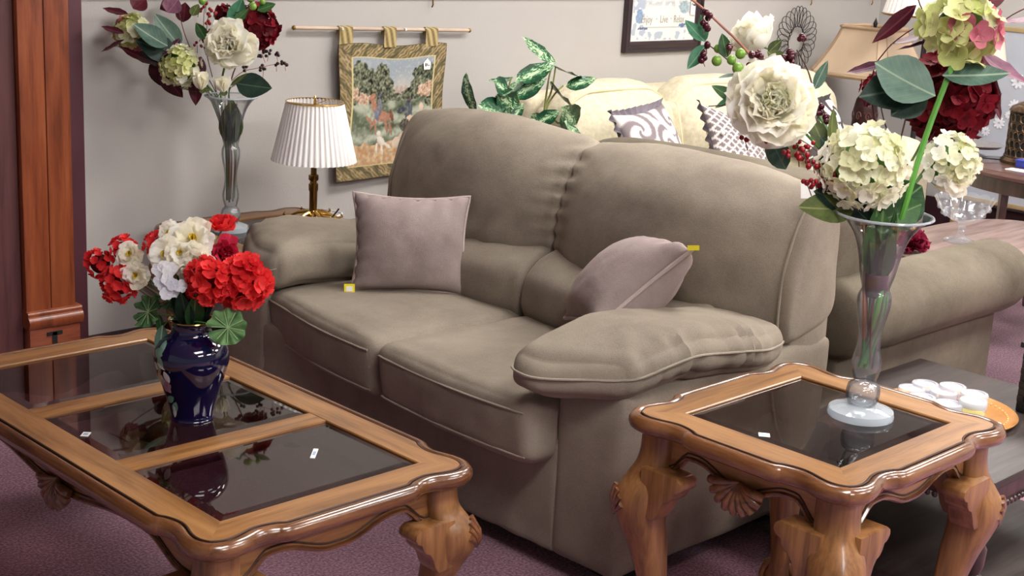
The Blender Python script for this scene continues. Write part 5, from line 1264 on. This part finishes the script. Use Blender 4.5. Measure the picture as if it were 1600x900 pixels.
for z in (.03,.218): MB().tube([LN+V((.098*math.cos(q*math.pi/18),.098*math.sin(q*math.pi/18),z)) for q in range(37)], .005, 6).build('band', br_, t)
MB().lathe([(.102,.218),(.095,.232),(.060,.252),(.025,.262),(.010,.275),(.0005,.28)], LN, 36).build('lid', br_, t, smooth=40)
for sg in (-1,1):
    MB().tube([LN + V((0,0,.27)) + RT*(sg*a) + V((0,0,b)) for a, b in ((.005,0),(.02,.005),(.032,.02),(.028,.036),(.015,.038),(.016,.026))], .003, 6).build('scroll_handle', br_, t)
TS = atZ(1524,243,.62); sv = mat('silver_tray', srgb(206,206,210), .2, .04, metal=.9)
t = thing('pedestal_tray', 'round silver pedestal tray beside the metal lantern', 'tray', TS)
MB().lathe([(.0005,0),(.05,0),(.05,.005),(.015,.012),(.012,.035),(.03,.040),(.095,.044),(.11,.052),(.112,.052),(.098,.040),(.0005,.036)], TS, 36).build('tray', sv, t, smooth=40)
L3 = atZ(1500,246,.62)
t = thing('candlestick_lamp', 'brass candlestick lamp with blush shade behind the crimson hydrangea', 'lamp', L3)
MB().lathe([(.0005,0),(.05,0),(.05,.008),(.02,.02),(.011,.04),(.010,.09),(.018,.10),(.012,.11),(.009,.20),(.012,.21),(.007,.22),(.006,.40),(.0005,.40)], L3, 20).build('stem', M['brass'], t, smooth=50)
tan = mat('blush_shade', srgb(214,184,164), .8, .03)
MB().lathe([(.15,.36),(.11,.53)], L3, 8).build('shade', tan, t, smooth=0)
MB().tube(spline([L3+V((.02,-.02,.008)), L3+V((.03,-.10,.01)), L3+V((.10,-.16,.006)), L3+V((.18,-.16,.004))],6), .003, 6).build('power_cord', M['black'], t)
t = thing('note_card', 'white folded card on the console table by the lantern', 'card', atZ(1590,268,.62))
pc = atZ(1590,266,.621); MB().box(pc.x-.03,pc.x+.03,pc.y-.06,pc.y+.04,.6205,.6225).build('card', M['paper'], t)
pc = atZ(1600,262,.62); t = thing('blue_trinket_box', 'small blue box in front of the metal lantern', 'box', pc)
MB().box(pc.x-.02,pc.x+.02,pc.y-.03,pc.y+.03,.62,.645).build('box', mat('blue_card', srgb(50,60,150), .5), t, bevel=.003); MB().box(pc.x-.022,pc.x+.022,pc.y-.032,pc.y+.032,.645,.652).build('lid', mat('blue_lid', srgb(60,72,168), .5), t, bevel=.002)
# painted screen on the right wall
t = thing('painted_screen', 'blue-grey screen painted with white daisies behind the console table', 'screen', (6.74,3.0,0))
sy0, sy1 = 1.6, 3.50
SC = mat('blue_grey_canvas', srgb(176,182,190), .8, .04, 4)
ys = [sy0 + (sy1-sy0)*i/3 for i in range(4)]
for i in range(3):
    MB().box(6.735,6.755,ys[i]+.012,ys[i+1]-.012,.24,1.085).build('screen_panel', SC, t)
for i in range(4): MB().box(6.728,6.765,ys[i]-.012,ys[i]+.012,.0,1.11).build('screen_post', mat('gilt_wood', srgb(186,164,120), .35, .08, metal=.3), t, bevel=.003)
for i in range(3):
    for z in (.225,1.085): MB().box(6.73,6.762,ys[i]+.012,ys[i+1]-.012,z,z+.022).build('screen_rail', mat('gilt_rail', srgb(186,164,120), .35, .08, metal=.3), t, bevel=.003)
dz = mat('white_daisy_paint', srgb(226,228,232), .7, .02)
for x, y, s_ in ((1591,127,1.1),(1585,165,.9),(1561,192,.9),(1540,205,.7),(1576,180,.6),(1520,200,.7),(1590,215,.7)):
    p = atX(x, y, 6.733); mb = MB()
    for k in range(9):
        an = 2*math.pi*k/9; d = V((0,math.cos(an),math.sin(an))); e = V((0,-math.sin(an),math.cos(an)))
        mb.prism([(.005,-.003),(.022,-.007),(.034,-.004),(.034,.004),(.022,.007),(.005,.003)], lambda a, b, q: p + (d*a + e*b)*s_ + V((q,0,0)), -.0012, 0)
    mb.build('painted_daisy', dz, t)
# corner table and tan square lamp
t = thing('corner_table', 'small dark table in the corner under the tan square lamp', 'side table', (6.25,3.75,0))
MB().box(6.0,6.5,3.5,4.0,.44,.47).build('top', DK, t, bevel=.006)
for x in (6.04,6.46):
    for y in (3.54,3.96): MB().lathe([(.014,0),(.02,.2),(.022,.44)], (x,y,0), 10, cap=True).build('leg', DK, t)
Lq = V((6.235,3.78,.47)); t = thing('carved_lamp', 'carved dark red lamp with tan square shade in the far corner', 'lamp', Lq)
MB().lathe([(.0005,0),(.05,0),(.052,.01),(.04,.02),(.056,.05),(.062,.12),(.060,.20),(.050,.25),(.025,.29),(.016,.31),(.016,.36),(.0005,.36)], Lq, 28).build('body', mat('carved_oxblood', srgb(66,30,30), .3, .2, 40, .8, 45), t, smooth=60)
rl = MB()
for k in range(8):
    an = k*math.pi/4
    for z in (.09,.17):
        c = Lq+V((.060*math.cos(an), .060*math.sin(an), z)); tn = V((-math.sin(an),math.cos(an),0))
        rl.tube([c + tn*(.016-.0016*q)*math.cos(q*.8) + V((0,0,(.026-.002*q)*math.sin(q*.8))) for q in range(11)], .0035, 5, False)
rl.build('relief_scroll', mat('relief_rose', srgb(122,84,80), .4, .1), t)
def sq(a, z, rot=.78): return [Lq + V((a*math.cos(rot+k*math.pi/2+da), a*math.sin(rot+k*math.pi/2+da), z)) for k in range(4) for da in (-.12,.12)]
tn_ = mat('tan_silk_shade', srgb(206,182,154), .75, .03)
s0 = MB().loft([sq(.285,.36),sq(.285,.385),sq(.25,.43),sq(.21,.49),sq(.175,.555),sq(.16,.59),sq(.16,.61)], True, False).build('shade', tn_, t, smooth=30)
for z, a in ((.372,.288),(.60,.163)):
    q_ = sq(a, z); MB().tube(q_ + q_[:1], .007, 6).build('shade_trim', mat('tan_trim', srgb(178,150,120), .7), s0)
for i in range(8):
    MB().tube([sq(a, z)[i] for a, z in ((.285,.385),(.25,.43),(.21,.49),(.175,.555),(.16,.59))], .003, 5).build('shade_seam', mat('tan_seam', srgb(178,150,120), .7), s0)
MB().lathe([(.006,.60),(.012,.62),(.006,.635),(.0005,.65)], Lq, 10).build('finial', M['black'], t)
# floor lamp behind the bouquet
FL = V((5.98,3.36,0)); t = thing('floor_lamp', 'floor lamp with white pleated shade cropped by the top of the picture', 'lamp', FL)
MB().lathe([(.0005,0),(.13,0),(.13,.015),(.03,.03),(.012,.05),(.012,1.12),(.02,1.13),(.02,1.17),(.008,1.18),(.008,1.45),(.0005,1.45)], FL, 24).build('stand', M['black'], t, smooth=50)
pleated([(.20,1.165),(.13,1.45)], FL, 40, .02).build('shade', M['shade'], t, smooth=0)
MB().tube([FL+V((.202*math.cos(q*math.pi/24),.202*math.sin(q*math.pi/24),1.166)) for q in range(49)], .005, 6).build('shade_ring', M['brassdark'], t)
# ------------------------------------------------------------------ dark side table with candles
t = thing('dark_side_table', 'dark brown side table with lower shelf and turned legs at right edge', 'side table', (3.12,1.55,0))
DT = wood('espresso_top', srgb(40,33,31), srgb(58,49,46), srgb(72,62,58), 0, .5, 0); tx0, tx1, ty0, ty1, tz = 2.79, 3.50, 1.27, 1.86, .38
MB().box(tx0,tx1,ty0,ty1,tz-.022,tz).build('top', DT, t, bevel=.006)
MB().box(tx0+.02,tx1-.02,ty0+.02,ty1-.02,tz-.075,tz-.022).build('apron', DK, t, bevel=.003)
for x, y, dx, dy, L in ((tx0,ty0+.018,1,0,tx1-tx0),(tx0+.018,ty0,0,1,ty1-ty0)):
    mb = MB(); n_ = int(L/.018)
    for i in range(2, n_-1): mb.ball((x+dx*i*.018, y+dy*i*.018, tz-.078), .008, 7, 5)
    mb.build('beaded_edge', DK, t)
for x in (tx0+.045,tx1-.045):
    for y in (ty0+.045,ty1-.045): MB().lathe([(.020,0),(.026,.012),(.018,.02),(.024,.035),(.024,.085),(.016,.092),(.026,.105),(.026,.13),(.017,.14),(.024,.16),(.026,.20),(.018,.215),(.028,.235),(.030,.31)], (x,y,0), 18, cap=True).build('leg', DK, t, smooth=40)
MB().box(tx0+.01,tx1-.01,ty0+.01,ty1-.01,.055,.078).build('lower_shelf', DT, t, bevel=.004)
PC = V((3.115,1.565,tz)); t = thing('copper_plate', 'round copper-coloured plate under the candle jars', 'plate', PC)
cp = mat('copper_glaze', srgb(196,138,78), .3, .08, 20, metal=.35)
MB().lathe([(.0005,.002),(.105,.002),(.115,.006),(.155,.014),(.163,.018),(.165,.016),(.158,.008),(.118,0),(.0005,0)], PC, 48).build('dish', cp, t, smooth=50)
bd = MB()
for k in range(56): bd.ball(PC+V((.140*math.cos(k*math.pi/28),.140*math.sin(k*math.pi/28),.0125)), .0032, 6, 4)
bd.build('beaded_rim', mat('pale_copper', srgb(232,190,132), .35, .05), t)
sp_ = atZ(1557,662,tz+.012); MB().box(sp_.x-.010,sp_.x+.010,sp_.y-.008,sp_.y+.008,sp_.z,sp_.z+.0015).build('price_sticker', M['paper'], t)
lidm = clear_glass('frosted_lid', (.9,.92,.95), 1.4, 1, .42, (.78,.80,.86)); 
JR = 1.28
for x, y, h, col, lb in [(1425,606,.045,(224,170,180),'pink wax candle jar at the left of the plate'),(1446,599,.048,(206,206,230),'pale lavender candle jar at the back left of the plate'),(1489,603,.050,(236,190,176),'peach candle jar at the back right of the plate'),(1523,615,.052,(222,226,226),'clear-white candle jar behind the yellow one'),
        (1441,620,.045,(232,230,206),'cream candle jar at the front left of the plate'),(1475,612,.045,(220,228,216),'pale green candle jar in the middle of the plate'),(1482,630,.050,(206,200,226),'lilac candle jar at the front middle of the plate'),(1521,626,.058,(242,222,110),'yellow candle jar at the right front of the plate')]:
    h *= 1.25; z0 = tz+.003; p = atZ(x, y, z0+h+.008); p.z = z0; t = thing('candle_jar', lb, 'candle', p, 'candle jars on the copper plate')
    MB().lathe([(.0005,.001),(.020*JR,.001),(.0225*JR,.004),(.0225*JR,h*.72),(.0005,h*.72)], p, 24).build('wax', petalmat('wax_'+str(x), c8(*[max(0,q-10) for q in col]), c8(*col), .25), t)
    MB().lathe([(.0235*JR,0),(.0245*JR,.004),(.0245*JR,h)], p, 24).build('jar', clear_glass('jar_'+str(x), (.95,.96,.97), 1.4, 1, .25, (.9,.9,.9)), t)
    MB().lathe([(.0255*JR,h-.006),(.026*JR,h-.004),(.026*JR,h+.006),(.0245*JR,h+.009),(.019*JR,h+.0095),(.018*JR,h+.0075),(.0005,h+.0075)], p, 28).build('lid', lidm, t, smooth=35)
    MB().prism([(-.008,-.004),(.008,-.004),(.008,.004),(-.008,.004)], lambda a, b, q: p + V((.7,-.7,0))*a + V((.7,.7,0))*b + V((0,0,h+.0078+q)), 0, .0008).build('price_sticker', M['paper'], t)
BX = V((3.30,1.485,tz)); t = thing('black_woven_basket', 'black woven box standing on the dark side table at right edge', 'basket', BX+V((.06,-.08,0)))
bkm = mat('black_wicker', srgb(24,24,26), .5, .2, 90, .8, 140)
MB().box(3.285,3.45,1.285,1.475,tz,tz+.17).build('body', bkm, t, bevel=.006)
wv = MB()
for k in range(9): 
    z = tz+.012+.018*k
    for j in range(10): wv.box(3.2835,3.285,1.288+.0187*j,1.288+.0187*j+.016,z,z+.013) if (j+k) % 2 else wv.box(3.281,3.285,1.288+.0187*j,1.288+.0187*j+.016,z,z+.013)
wv.build('weave', bkm, t)
MB().box(3.278,3.457,1.278,1.482,tz+.165,tz+.18).build('rim', bkm, t, bevel=.004)
RTB = V((4.42,1.50,0)); t = thing('round_dark_table', 'round dark pedestal table cropped at the right edge behind the rolled arm', 'table', RTB)
q0 = atT(1588,432,4.45); RTB2 = q0 + RT*.24
t.location = (RTB2.x, RTB2.y, 0); ORG[t] = V((RTB2.x,RTB2.y,0)); zt_ = q0.z+.03
MB().lathe([(.0005,zt_-.075),(.17,zt_-.075),(.20,zt_-.06),(.225,zt_-.03),(.24,zt_-.012),(.24,zt_-.004),(.232,zt_),(.0005,zt_)], ORG[t], 40).build('top', bkm, t, smooth=40)
MB().lathe([(.0005,0),(.12,0),(.12,.02),(.04,.05),(.03,.2),(.045,.35),(.03,zt_-.07),(.0005,zt_-.07)], ORG[t], 24).build('pedestal', bkm, t, smooth=40)
